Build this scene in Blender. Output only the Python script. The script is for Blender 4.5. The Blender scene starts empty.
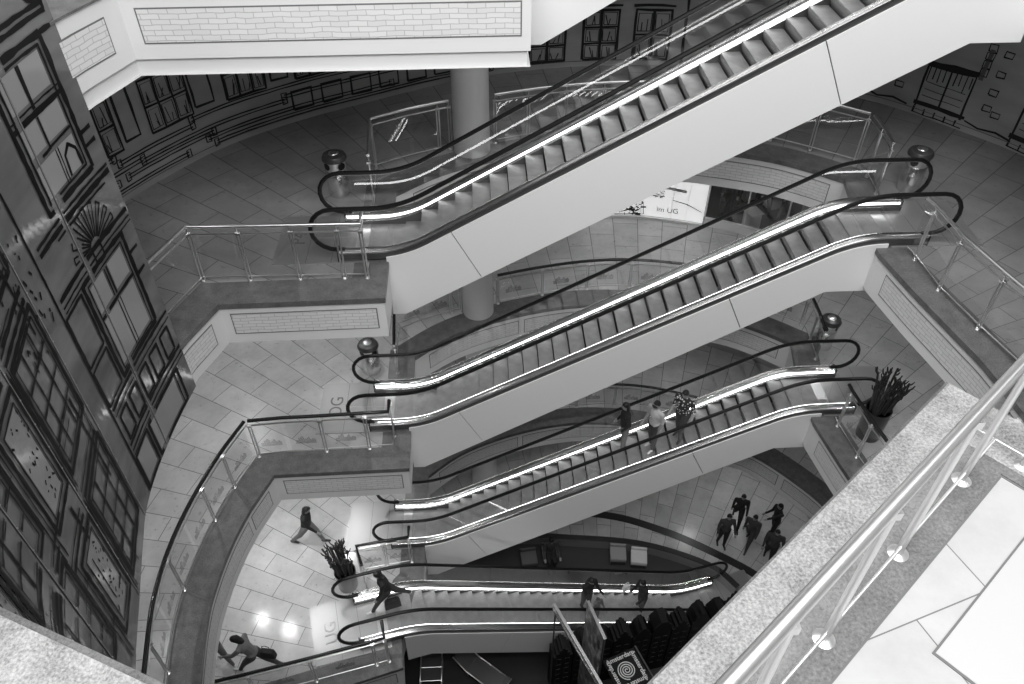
import bpy, bmesh, math, random
import numpy as np
from mathutils import Vector, Matrix, geometry
random.seed(7)
SC = bpy.context.scene
COL = SC.collection
PI = math.pi

# ------------------------------------------------------------------ helpers
class MB:
    """collects geometry for one mesh object"""
    def __init__(s): s.v = []; s.f = []; s.m = []; s.uv = []
    def face(s, pts, m=0, uv=None):
        b = len(s.v); s.v += [tuple(p) for p in pts]
        s.f.append(list(range(b, b + len(pts)))); s.m.append(m); s.uv.append(uv)
    def box(s, c, d, rz=0.0, m=0):
        cx, cy, cz = c; hx, hy, hz = d[0] / 2, d[1] / 2, d[2] / 2
        co, si = math.cos(rz), math.sin(rz); b = len(s.v)
        for z in (-hz, hz):
            for x, y in ((-hx, -hy), (hx, -hy), (hx, hy), (-hx, hy)):
                s.v.append((cx + x * co - y * si, cy + x * si + y * co, cz + z))
        for q in ((3, 2, 1, 0), (4, 5, 6, 7), (0, 1, 5, 4), (1, 2, 6, 5), (2, 3, 7, 6), (3, 0, 4, 7)):
            s.f.append([b + i for i in q]); s.m.append(m); s.uv.append(None)
    def prism(s, poly, a, b, axis='z', m=0):
        """poly: 2D list; extruded between a and b along axis ('z': poly in xy, 'y': poly in xz)"""
        n = len(poly); o = len(s.v)
        for t in (a, b):
            for p, q in poly: s.v.append((p, q, t) if axis == 'z' else (p, t, q))
        s.f.append([o + i for i in range(n)][::-1]); s.f.append([o + n + i for i in range(n)])
        s.m += [m, m]; s.uv += [None, None]
        for i in range(n):
            j = (i + 1) % n
            s.f.append([o + i, o + j, o + n + j, o + n + i]); s.m.append(m); s.uv.append(None)
    def tube(s, path, r, n=8, closed=False, m=0, cap=True):
        P = [Vector(p) for p in path]; N = len(P); o = len(s.v)
        rr = r if isinstance(r, (list, tuple)) else [r] * N
        T = []
        for i in range(N):
            if closed: t = P[(i + 1) % N] - P[i - 1]
            else: t = P[min(i + 1, N - 1)] - P[max(i - 1, 0)]
            T.append(t.normalized() if t.length > 1e-9 else Vector((0, 0, 1)))
        u = Vector((0, 0, 1)) if abs(T[0].z) < .9 else Vector((0, 1, 0))
        u = (u - T[0] * u.dot(T[0])).normalized()
        for i in range(N):
            u = (u - T[i] * u.dot(T[i]))
            u = u.normalized() if u.length > 1e-6 else T[i].orthogonal().normalized()
            w = T[i].cross(u)
            for k in range(n):
                a = 2 * PI * k / n
                s.v.append(tuple(P[i] + (u * math.cos(a) + w * math.sin(a)) * rr[i]))
        for i in range(N if closed else N - 1):
            j = (i + 1) % N
            for k in range(n):
                l = (k + 1) % n
                s.f.append([o + i * n + k, o + i * n + l, o + j * n + l, o + j * n + k]); s.m.append(m); s.uv.append(None)
        if cap and not closed:
            s.f.append([o + k for k in range(n)][::-1]); s.f.append([o + (N - 1) * n + k for k in range(n)])
            s.m += [m, m]; s.uv += [None, None]
    def lathe(s, prof, c, n=24, m=0):
        """prof: list of (r, z)"""
        o = len(s.v); N = len(prof)
        for r, z in prof:
            for k in range(n):
                a = 2 * PI * k / n
                s.v.append((c[0] + r * math.cos(a), c[1] + r * math.sin(a), c[2] + z))
        for i in range(N - 1):
            for k in range(n):
                l = (k + 1) % n
                s.f.append([o + i * n + k, o + i * n + l, o + (i + 1) * n + l, o + (i + 1) * n + k]); s.m.append(m); s.uv.append(None)
        s.f.append([o + k for k in range(n)][::-1]); s.f.append([o + (N - 1) * n + k for k in range(n)])
        s.m += [m, m]; s.uv += [None, None]
    def sweep(s, path, prof, m=0, cap=True):
        """path: list of (x, z) ; prof: list of (y, dz), closed profile"""
        o = len(s.v); n = len(prof)
        for x, z in path:
            for y, dz in prof: s.v.append((x, y, z + dz))
        for i in range(len(path) - 1):
            for k in range(n):
                l = (k + 1) % n
                s.f.append([o + i * n + k, o + i * n + l, o + (i + 1) * n + l, o + (i + 1) * n + k]); s.m.append(m); s.uv.append(None)
        if cap:
            e = o + (len(path) - 1) * n
            s.f.append([o + k for k in range(n)][::-1]); s.f.append([e + k for k in range(n)])
            s.m += [m, m]; s.uv += [None, None]
    def build(s, name, mats, parent=None, smooth=False, origin=None, fix=True):
        me = bpy.data.meshes.new(name)
        o = Vector(origin) if origin is not None else Vector((0, 0, 0))
        me.from_pydata([tuple(Vector(p) - o) for p in s.v], [], s.f)
        if not isinstance(mats, (list, tuple)): mats = [mats]
        for mt in mats: me.materials.append(mt)
        me.polygons.foreach_set('material_index', s.m)
        if any(u is not None for u in s.uv):
            uvl = me.uv_layers.new(name='UVMap')
            for p, u in zip(me.polygons, s.uv):
                if u is None: continue
                for li, c in zip(p.loop_indices, u): uvl.data[li].uv = c
        if fix:
            bm = bmesh.new(); bm.from_mesh(me)
            bmesh.ops.recalc_face_normals(bm, faces=bm.faces[:])
            bm.to_mesh(me); bm.free()
        if smooth:
            me.polygons.foreach_set('use_smooth', [True] * len(me.polygons))
            try: me.set_sharp_from_angle(angle=math.radians(40))
            except Exception: pass
        ob = bpy.data.objects.new(name, me); COL.objects.link(ob)
        ob.location = o
        if parent is not None:
            ob.parent = parent
        return ob

def tag(o, label, cat, group=None):
    o['label'] = label; o['category'] = cat
    if group: o['group'] = group
    return o
def struct(o): o['kind'] = 'structure'; return o
def thing(name, label, cat, loc=(0, 0, 0), rz=0.0, group=None):
    e = bpy.data.objects.new(name, None); COL.objects.link(e)
    e.location = loc; e.rotation_euler = (0, 0, rz); e.empty_display_size = .2
    return tag(e, label, cat, group)
def dup(root, loc, rz, label=None, group=None):
    r = root.copy(); COL.objects.link(r); r.location = loc; r.rotation_euler = (0, 0, rz)
    if label: r['label'] = label
    if group: r['group'] = group
    for ch in list(root.children):
        c = ch.copy(); COL.objects.link(c); c.parent = r
        for g in list(ch.children):
            d = g.copy(); COL.objects.link(d); d.parent = c
    return r

def catmull(P, n=6):
    out = []; P = [Vector(p) for p in P]
    for i in range(len(P) - 1):
        a = P[max(i - 1, 0)]; b = P[i]; c = P[i + 1]; d = P[min(i + 2, len(P) - 1)]
        for k in range(n):
            t = k / n
            out.append(.5 * ((2 * b) + (c - a) * t + (2 * a - 5 * b + 4 * c - d) * t * t + (3 * b - a - 3 * c + d) * t ** 3))
    out.append(P[-1]); return out
def plen(P):
    S = [0.0]
    for a, b in zip(P[:-1], P[1:]): S.append(S[-1] + (Vector(b) - Vector(a)).length)
    return S
def at_s(P, S, s):
    for i in range(len(P) - 1):
        if s <= S[i + 1] or i == len(P) - 2:
            t = (s - S[i]) / max(1e-9, S[i + 1] - S[i]); return Vector(P[i]).lerp(Vector(P[i + 1]), t), (Vector(P[i + 1]) - Vector(P[i])).normalized()
def offset_poly(P, d):
    """offset a closed CCW polygon outward by d"""
    n = len(P); out = []
    for i in range(n):
        a, b, c = Vector(P[i - 1]), Vector(P[i]), Vector(P[(i + 1) % n])
        u = (b - a).normalized(); w = (c - b).normalized()
        n1 = Vector((u.y, -u.x)); n2 = Vector((w.y, -w.x)); m = (n1 + n2)
        m = m.normalized() if m.length > 1e-6 else n1
        k = max(.45, m.dot(n1)); out.append(tuple(b + m * (d / k)))
    return out

# ------------------------------------------------------------------ materials
def mat(name, base=.5, rough=.5, metal=0.0, emit=None, spec=.5):
    m = bpy.data.materials.new(name); m.use_nodes = True
    b = m.node_tree.nodes['Principled BSDF']
    b.inputs['Base Color'].default_value = (base, base, base, 1)
    b.inputs['Roughness'].default_value = rough; b.inputs['Metallic'].default_value = metal
    b.inputs['Specular IOR Level'].default_value = spec
    if emit:
        b.inputs['Emission Color'].default_value = (1, 1, 1, 1); b.inputs['Emission Strength'].default_value = emit
    return m
class NT:
    def __init__(s, m): s.t = m.node_tree; s.b = s.t.nodes['Principled BSDF']
    def n(s, typ, **kw):
        nd = s.t.nodes.new(typ)
        for k, v in kw.items():
            if k in nd.inputs: nd.inputs[k].default_value = v
            else: setattr(nd, k, v)
        return nd
    def l(s, a, b): s.t.links.new(a, b)
    def math(s, op, a, b=None):
        nd = s.t.nodes.new('ShaderNodeMath'); nd.operation = op
        for i, x in enumerate((a, b)):
            if x is None: continue
            if isinstance(x, (int, float)): nd.inputs[i].default_value = x
            else: s.l(x, nd.inputs[i])
        return nd.outputs[0]
    def ramp(s, fac, stops):
        nd = s.t.nodes.new('ShaderNodeValToRGB'); e = nd.color_ramp.elements
        while len(e) < len(stops): e.new(.5)
        for el, (p, v) in zip(e, stops): el.position = p; el.color = (v, v, v, 1)
        s.l(fac, nd.inputs[0]); return nd.outputs[0]
    def mix(s, fac, a, b, blend='MIX'):
        nd = s.t.nodes.new('ShaderNodeMix'); nd.data_type = 'RGBA'; nd.blend_type = blend
        for k, x in ((0, fac), (6, a), (7, b)):
            sock = nd.inputs[k]
            if isinstance(x, (int, float)): sock.default_value = x if k == 0 else (x, x, x, 1)
            else: s.l(x, sock)
        return nd.outputs[2]

def granite(name, lo, hi, scale=60, rough=.45):
    m = mat(name, hi, rough); t = NT(m)
    tc = t.n('ShaderNodeTexCoord')
    a = t.n('ShaderNodeTexNoise', Scale=scale, Detail=4.0, Roughness=.7); t.l(tc.outputs['Object'], a.inputs['Vector'])
    c = t.n('ShaderNodeTexNoise', Scale=scale * .09, Detail=3.0); t.l(tc.outputs['Object'], c.inputs['Vector'])
    v = t.math('ADD', t.math('MULTIPLY', a.outputs['Fac'], .8), t.math('MULTIPLY', c.outputs['Fac'], .35))
    t.l(t.ramp(v, [(.38, lo), (.75, hi)]), t.b.inputs['Base Color']); return m

def radial_tiles(name, base, joint, rough, cx=3.1, cy=8.05, stain=.5):
    """stone tiles laid in rings around the atrium's middle"""
    m = mat(name, base, rough); t = NT(m)
    g = t.n('ShaderNodeNewGeometry'); sp = t.n('ShaderNodeSeparateXYZ'); t.l(g.outputs['Position'], sp.inputs[0])
    dx = t.math('SUBTRACT', sp.outputs[0], cx); dy = t.math('SUBTRACT', sp.outputs[1], cy)
    r = t.math('SQRT', t.math('ADD', t.math('MULTIPLY', dx, dx), t.math('MULTIPLY', dy, dy)))
    th = t.math('ARCTAN2', dy, dx)
    cv = t.n('ShaderNodeCombineXYZ'); t.l(r, cv.inputs[0]); t.l(t.math('MULTIPLY', th, 10.5), cv.inputs[1])
    br = t.n('ShaderNodeTexBrick', offset=.5); t.l(cv.outputs[0], br.inputs['Vector'])
    br.inputs['Scale'].default_value = 1.0; br.inputs['Brick Width'].default_value = 1.32; br.inputs['Row Height'].default_value = .62
    br.inputs['Mortar Size'].default_value = .011; br.inputs['Mortar Smooth'].default_value = .3; br.inputs['Bias'].default_value = 0
    br.inputs['Color1'].default_value = (base * .88,) * 3 + (1,); br.inputs['Color2'].default_value = (base * 1.1,) * 3 + (1,)
    br.inputs['Mortar'].default_value = (joint,) * 3 + (1,)
    n1 = t.n('ShaderNodeTexNoise', Scale=1.6, Detail=6.0, Roughness=.65); t.l(g.outputs['Position'], n1.inputs['Vector'])
    n2 = t.n('ShaderNodeTexNoise', Scale=7.0, Detail=5.0, Roughness=.7); t.l(g.outputs['Position'], n2.inputs['Vector'])
    c1 = t.mix(.8, br.outputs['Color'], t.ramp(n1.outputs['Fac'], [(.3, .78), (.7, 1.12)]), 'MULTIPLY')
    c2 = t.mix(stain, c1, t.ramp(n2.outputs['Fac'], [(.30, .3), (.40, 1.0)]), 'MULTIPLY')
    t.l(c2, t.b.inputs['Base Color']); return m

M = {}
M['white'] = mat('white_paint', .80, .42)
M['clad'] = mat('white_sheet_metal', .80, .38)
M['seam'] = mat('panel_joint', .12, .6)
M['ceil'] = mat('ceiling_paint', .55, .8)
M['fascia'] = mat('fascia_paint', .78, .5)
M['outline'] = mat('panel_outline', .16, .7)
def brick_relief():
    m = mat('brick_relief', .74, .6); t = NT(m)
    uv = t.n('ShaderNodeUVMap')
    wob = t.n('ShaderNodeTexNoise', Scale=3.0, Detail=3.0); t.l(uv.outputs[0], wob.inputs['Vector'])
    vm = t.n('ShaderNodeVectorMath', operation='MULTIPLY_ADD'); t.l(wob.outputs['Color'], vm.inputs[0])
    vm.inputs[1].default_value = (.05, .05, 0); t.l(uv.outputs[0], vm.inputs[2])
    br = t.n('ShaderNodeTexBrick', offset=.5); t.l(vm.outputs[0], br.inputs['Vector'])
    br.inputs['Scale'].default_value = 1.0; br.inputs['Brick Width'].default_value = .27; br.inputs['Row Height'].default_value = .078
    br.inputs['Mortar Size'].default_value = .007; br.inputs['Mortar Smooth'].default_value = .5
    for k, v in (('Color1', .70), ('Color2', .76), ('Mortar', .45)): br.inputs[k].default_value = (v, v, v, 1)
    t.l(br.outputs['Color'], t.b.inputs['Base Color']); return m
M['brick'] = brick_relief()
M['coping'] = granite('dark_granite', .05, .19, 55, .4)
M['near_coping'] = granite('pale_granite', .10, .50, 60, .5)
M['near_coping_in'] = granite('polished_granite', .07, .24, 50, .4)
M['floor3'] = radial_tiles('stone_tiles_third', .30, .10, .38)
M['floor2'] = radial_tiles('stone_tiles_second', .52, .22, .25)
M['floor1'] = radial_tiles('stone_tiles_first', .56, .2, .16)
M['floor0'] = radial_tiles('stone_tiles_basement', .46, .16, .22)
M['steel'] = mat('stainless_steel', .78, .3, 1.0)
M['near_steel'] = mat('brushed_rail', .78, .36, 1.0)
M['steel_b'] = mat('brushed_deck', .72, .26, 1.0)
M['dark_metal'] = mat('dark_metal', .10, .35, .6)
M['skirt'] = mat('skirt_metal', .12, .35, .7)
M['rubber'] = mat('black_rubber', .008, .4, spec=.3)
M['rail_black'] = mat('black_lacquer', .015, .22)
M['strip'] = mat('balustrade_light_strip', .8, .5, emit=7.0)
M['plate'] = mat('landing_plate', .42, .38, .55)
M['letter'] = mat('floor_letter', .16, .6)
M['letter_faint'] = mat('faint_floor_letter', .34, .5)
M['comb'] = mat('comb_plate', .70, .3, .8)
def step_mat():
    m = mat('step_tread', .36, .42, .35); t = NT(m)
    tc = t.n('ShaderNodeTexCoord'); w = t.n('ShaderNodeTexWave', Scale=40.0, bands_direction='Y'); t.l(tc.outputs['Object'], w.inputs['Vector'])
    n = t.n('ShaderNodeTexNoise', Scale=5.0, Detail=4.0); t.l(tc.outputs['Object'], n.inputs['Vector'])
    c = t.mix(.5, t.ramp(w.outputs['Fac'], [(.2, .26), (.8, .40)]), t.ramp(n.outputs['Fac'], [(.3, .24), (.7, .42)]))
    t.l(c, t.b.inputs['Base Color']); return m
M['step'] = step_mat()
M['riser'] = mat('step_riser', .36, .45, .3)
def glass(name, refl=.05, tint=.93):
    m = bpy.data.materials.new(name); m.use_nodes = True; t = m.node_tree; t.nodes.clear()
    out = t.nodes.new('ShaderNodeOutputMaterial'); mx = t.nodes.new('ShaderNodeMixShader')
    tr = t.nodes.new('ShaderNodeBsdfTransparent'); tr.inputs[0].default_value = (tint, tint, tint, 1)
    gl = t.nodes.new('ShaderNodeBsdfGlossy'); gl.inputs['Roughness'].default_value = .015
    gl.inputs['Color'].default_value = (1, 1, 1, 1)
    fr = t.nodes.new('ShaderNodeFresnel')
    ge = t.nodes.new('ShaderNodeNewGeometry'); mi = t.nodes.new('ShaderNodeMath'); mi.operation = 'MULTIPLY_ADD'
    t.links.new(ge.outputs['Backfacing'], mi.inputs[0]); mi.inputs[1].default_value = 1 / 1.5 - 1.5; mi.inputs[2].default_value = 1.5
    t.links.new(mi.outputs[0], fr.inputs['IOR'])
    ad = t.nodes.new('ShaderNodeMath'); ad.operation = 'ADD'; ad.inputs[1].default_value = refl
    t.links.new(fr.outputs[0], ad.inputs[0]); t.links.new(ad.outputs[0], mx.inputs[0])
    t.links.new(tr.outputs[0], mx.inputs[1]); t.links.new(gl.outputs[0], mx.inputs[2]); t.links.new(mx.outputs[0], out.inputs[0])
    return m
M['glass'] = glass('balustrade_glass', .05, .97)
M['etch'] = bpy.data.materials.new('etched_grey'); M['etch'].use_nodes = True
_t = M['etch'].node_tree; _m = _t.nodes.new('ShaderNodeMixShader'); _tr = _t.nodes.new('ShaderNodeBsdfTransparent'); _m.inputs[0].default_value = .38
_t.nodes['Principled BSDF'].inputs['Base Color'].default_value = (.05, .05, .05, 1)
_t.links.new(_tr.outputs[0], _m.inputs[1]); _t.links.new(_t.nodes['Principled BSDF'].outputs[0], _m.inputs[2]); _t.links.new(_m.outputs[0], _t.nodes['Material Output'].inputs[0])
M['rail_glass'] = glass('railing_glass', .03, .92)
def canvas(name, lo, hi, rough):
    m = mat(name, hi, rough); t = NT(m)
    uv = t.n('ShaderNodeUVMap'); mp = t.n('ShaderNodeMapping'); mp.inputs['Scale'].default_value = (.5, 1.6, 1)
    t.l(uv.outputs[0], mp.inputs[0])
    n = t.n('ShaderNodeTexNoise', Scale=1.3, Detail=3.0); t.l(mp.outputs[0], n.inputs['Vector'])
    t.l(t.ramp(n.outputs['Fac'], [(.3, lo), (.7, hi)]), t.b.inputs['Base Color']); return m
M['canvas'] = canvas('printed_canvas', .32, .46, .6)
M['ink'] = mat('black_print', .02, .45)
M['ink_soft'] = mat('grey_print', .03, .7, spec=.2)
M['screen'] = canvas('printed_glass', .11, .19, .10)
M['screen_ink'] = mat('printed_line', .006, .5, spec=.12)
M['pane_tint'] = mat('printed_pane', .30, .12)
M['lightbox'] = mat('lit_shop_sign', .8, .5, emit=.55)
M['black'] = mat('black_board', .008, .55, spec=.25)
M['black2'] = mat('black_board_edge', .03, .5)
M['charcoal'] = mat('charcoal_carpet', .045, .9)
M['column'] = mat('column_plaster', .62, .5)

# ------------------------------------------------------------------ levels and camera
F0, F1, F2, F3, F4 = -4.5, 0.0, 5.2, 10.4, 16.15
cam = bpy.data.cameras.new('camera'); co = bpy.data.objects.new('camera', cam); COL.objects.link(co)
co.location = (0, 0, 19.93)
co.rotation_euler = (PI / 2 - .7404221, 0, -.0469182)
cam.sensor_width = 36; cam.lens = 782.28 * 36 / 1024; cam.clip_end = 200; cam.clip_start = .05
SC.camera = co

# ------------------------------------------------------------------ floors, copings, fascias
FAR = [(-1.95, 15.6), (-.95, 16.45), (.27, 17.05), (1.8, 17.5), (3.3, 17.65), (5.0, 17.45), (6.85, 16.85), (7.8, 16.3), (8.55, 15.68)]
RIGHT = [(8.3, 14.4), (8.2, 12.75), (8.4, 11.4), (8.62, 10.2), (8.78, 9.1), (8.8, 7), (8.3, 4.8), (7, 2.6), (4.5, 1.2), (1.5, .9)]
LEFT = [(-1.8, 1.4), (-3.9, 2.4), (-4.9, 3.9), (-5.35, 5.4), (-5.6, 6.8), (-5.78, 8.2), (-5.76, 9.1), (-5.64, 10.0), (-5.44, 10.8)]
def closed_from(seq):   # clockwise list given -> CCW polygon
    A = sum(a[0] * b[1] - b[0] * a[1] for a, b in zip(seq, seq[1:] + seq[:1]))
    return seq if A > 0 else seq[::-1]
def dense(P, n=4): return [tuple(p) for p in catmull(P, n)]
V23 = closed_from(dense(FAR) + [RIGHT[0]] + dense(RIGHT[1:]) + dense(LEFT) + [(-5.08, 11.75), (-1.92, 11.8)])
V1 = closed_from(dense(FAR[:7]) + dense([(7.8, 16.45), (8.68, 15.96), (9.6, 14.95), (10.38, 13.72), (11.1, 11.6), (11.3, 9), (10.6, 6), (8.5, 3), (5, 1.3), (0, .9)])
     + dense([(-4, 2.2), (-7.0, 5.0), (-8.2, 7.85)]) + [(-3.74, 9.04), (-2.42, 9.42), (-2.5, 10.2), (-2.2, 11.65), (-1.98, 11.9)])
V4 = closed_from(dense(FAR) + [(9.4, 15.2), (9.4, 12.75)] + dense([(9.5, 11.0), (9.6, 9.0), (9.3, 6.5), (8.2, 4.3), (6.2, 2.4)]) + [(4.6, 1.71), (3.105, 3.54), (.76, 1.63), (.3, 1.25), (-.7, 1.25), (-1.66, 1.75)]
     + dense([(-2.55, 2.16), (-3.9, 2.95), (-4.85, 3.9), (-5.3, 5.4), (-5.58, 6.8), (-5.76, 8.2), (-5.74, 9.1), (-5.62, 10.0), (-5.42, 10.8)]) + [(-5.08, 11.75), (.84, 11.8), (.84, 13.2), (-1.95, 14.4)])
RING = dense([(-9.3, 11.5), (-8.75, 13.5), (-7.95, 15.48), (-6.98, 17.07), (-5.99, 18.22), (-4.6, 19.3), (-3.04, 20.21), (-.67, 21.45), (1.69, 22.15),
        (3.67, 22.35), (5.64, 22.2), (8.2, 21.3), (10.82, 19.6), (12.27, 17.97), (13.32, 16.5), (14.2, 14.5), (14.8, 12)], 6)
OUT = closed_from(RING + dense([(15.2, 9), (14.8, 4), (13, -.5), (9, -3.2), (3, -4), (-3, -3.6), (-7, -1.5), (-9.3, 2.5), (-9.9, 7)], 4))

def flat(mb, outer, hole, z, m=0):
    loops = [[Vector((p[0], p[1], z)) for p in outer]]
    if hole: loops.append([Vector((p[0], p[1], z)) for p in hole])
    allp = [p for l in loops for p in l]
    for t in geometry.tessellate_polygon(loops): mb.face([allp[i] for i in t], m)

def slab(i, F, hole, fmat, thick=1.0, nose=.11):
    mb = MB(); flat(mb, OUT, hole, F); struct(mb.build('floor', fmat))
    mb = MB(); flat(mb, OUT, hole, F - thick); struct(mb.build('ceiling', M['ceil']))
    # coping ring
    inn = offset_poly(hole, -.03); outp = offset_poly(hole, .66); n = len(hole)
    mb = MB(); zt = F + .012; zb = F - nose
    for k in range(n):
        l = (k + 1) % n
        a, b, c, d = inn[k], inn[l], outp[l], outp[k]
        mb.face([(*a, zt), (*b, zt), (*c, zt), (*d, zt)])
        mb.face([(*a, zb), (*b, zb), (*b, zt), (*a, zt)])
        mb.face([(*d, F - .02), (*c, F - .02), (*c, zt), (*d, zt)])
        mb.face([(*a, zb), (*b, zb), (*hole[l], zb), (*hole[k], zb)])
    return mb

def fascia(F, hole, panels, thick=1.0, extra=None):
    """white band round the void with inset brick-relief panels; panels = list of point pairs/paths along the void edge"""
    mb = MB(); n = len(hole); z0, z1 = F - thick, F - (.1 if not extra else .015)
    S = plen(list(hole) + [hole[0]])
    for k in range(n):
        a, b = hole[k], hole[(k + 1) % n]
        mb.face([(*a, z0), (*b, z0), (*b, z1), (*a, z1)], 0)
    if extra:
        P2 = offset_poly(hole, .05)
        for k in range(n):
            a, b = P2[k], P2[(k + 1) % n]
            mb.face([(*a, z0 - extra), (*b, z0 - extra), (*b, z0 + .01), (*a, z0 + .01)], 0)
            mb.face([(*a, z0 - extra), (*b, z0 - extra), (*hole[(k + 1) % n], z0), (*hole[k], z0)][:0] or [(*a, z0 - .001), (*b, z0 - .001), (*hole[(k + 1) % n], z0 - .001), (*hole[k], z0 - .001)], 0)
    closed = [Vector(p) for p in hole] + [Vector(hole[0])]
    def near_s(pt):
        best = (1e9, 0)
        for k in range(n):
            a, b = closed[k], closed[k + 1]; d = b - a; q = Vector(pt) - a
            u = max(0, min(1, q.dot(d) / max(1e-9, d.dot(d)))); e = (q - d * u).length
            if e < best[0]: best = (e, S[k] + u * d.length)
        return best[1]
    tot = S[-1]
    for p, q in panels:
        sa, sb = near_s(p), near_s(q)
        if sa > sb: sa, sb = sb, sa
        brk = sorted({sa, sb} | {s for s in S if sa + .02 < s < sb - .02})
        pts = []
        for s in brk:
            pos, tg = at_s(closed, S, s); pts.append((pos, Vector((-tg.y, tg.x)), s))
        for off, grow, mi in ((.006, .022, 1), (.011, 0.0, 2)):
            for (pa, na, s0), (pb, nb, s1) in zip(pts[:-1], pts[1:]):
                ga = grow if s0 == sa else 0; gb = grow if s1 == sb else 0
                t = (pb - pa).normalized(); nn = Vector((-t.y, t.x))
                A = pa + nn * off - t * ga; B = pb + nn * off + t * gb
                za, zb = F - thick + .25 - grow, F - .27 + grow
                mb.face([(A.x, A.y, za), (B.x, B.y, za), (B.x, B.y, zb), (A.x, A.y, zb)], mi, [(s0, za), (s1, za), (s1, zb), (s0, zb)])
    return mb

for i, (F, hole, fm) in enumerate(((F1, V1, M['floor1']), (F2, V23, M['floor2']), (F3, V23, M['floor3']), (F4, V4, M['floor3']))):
    near = F == F4
    c = slab(i, F, hole, fm, 1.0 if not near else 1.25, .11 if not near else .02)
    struct(c.build('trim_%d' % (i * 2 + 1), M['coping']))
    if F in (F2, F3):
        pn = [((-2.1, 11.8), (-4.88, 11.76)), ((-5.2, 11.45), (-5.42, 10.75)), ((-5.5, 10.6), (-5.3, 5.8)) if F == F2 else ((-5.5, 10.5), (-5.4, 10.75)),
              ((8.22, 12.35), (8.78, 9.0)), ((8.8, 8.7), (8.0, 4.4)), ((-1.55, 15.95), (1.0, 17.25)), ((1.2, 17.3), (5.2, 17.4)), ((5.4, 17.35), (8.3, 15.88))]
    elif F == F1:
        pn = [((-1.6, 15.92), (1.0, 17.25)), ((1.2, 17.3), (5.2, 17.4)), ((5.4, 17.35), (9.3, 15.3)), ((9.45, 15.1), (10.9, 12.2)), ((-2.6, 9.36), (-3.7, 9.05)), ((-3.9, 9.0), (-7.8, 7.95))]
    else:
        pn = [((.68, 11.8), (-4.86, 11.76)), ((-5.2, 11.4), (-5.6, 9.9)), ((-1.55, 15.95), (1.0, 17.25)), ((1.2, 17.3), (5.2, 17.4)), ((5.4, 17.35), (8.3, 15.88))]
    f = fascia(F, hole, pn, 1.0, .25 if near else None)
    struct(f.build('trim_%d' % (i * 2 + 2), [M['fascia'], M['outline'], M['brick']]))

# basement floor: tiles, dark inlay band, sunken carpet pit with a curved bench wall
PIT = dense([(-4.6, 14.2), (-3.2, 15.55), (-1.1, 16.05), (1.0, 16.0), (2.55, 15.85), (5.3, 15.45), (7.5, 14.5), (8.3, 13.6)], 5)
mb = MB(); flat(mb, OUT, None, F0); struct(mb.build('floor', M['floor0']))
pit_poly = [(p[0], p[1]) for p in PIT] + [(7.2, 13.0), (7.0, 10.5), (6.0, 7.5), (2.0, 6.5), (-2.5, 7.5), (-5, 10.5)]
mb = MB(); flat(mb, closed_from(pit_poly), None, F0 + .012); o = mb.build('floor', M['charcoal']); struct(o)
def band(path, w, z0, z1, m, name, mats):
    P = [Vector(p) for p in path]; mb = MB(); L = []
    for i in range(len(P)):
        t = (P[min(i + 1, len(P) - 1)] - P[max(i - 1, 0)]).normalized(); nn = Vector((-t.y, t.x)); L.append((P[i] - nn * w / 2, P[i] + nn * w / 2))
    for (a, b), (c, d) in zip(L[:-1], L[1:]):
        mb.face([(a.x, a.y, z1), (c.x, c.y, z1), (d.x, d.y, z1), (b.x, b.y, z1)], m)
        mb.face([(a.x, a.y, z0), (c.x, c.y, z0), (c.x, c.y, z1), (a.x, a.y, z1)], 1)
        mb.face([(b.x, b.y, z0), (d.x, d.y, z0), (d.x, d.y, z1), (b.x, b.y, z1)], 1)
    for a, b in (L[0], L[-1]): mb.face([(a.x, a.y, z0), (b.x, b.y, z0), (b.x, b.y, z1), (a.x, a.y, z1)], 1)
    return mb.build(name, mats)
M['bench'] = mat('bench_wall', .22, .5); M['bench_top'] = mat('bench_top', .03, .35)
o = band(PIT, .22, F0, F0 + .42, 0, 'curved_bench_wall', [M['bench_top'], M['bench']])
tag(o, 'low curved wall with black top around the seating pit in the basement', 'low wall')
INL = dense([(-4.9, 15.6), (-2.5, 16.9), (1, 17.3), (4.2, 17.0), (6.2, 16.25), (7.8, 15.3), (9.3, 14.15), (10.2, 12.9), (10.9, 11.2), (11.2, 9.0), (10.8, 6.5)], 5)
struct(band(INL, .3, F0, F0 + .012, 0, 'trim_9', [M['bench_top'], M['bench_top']]))

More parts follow.
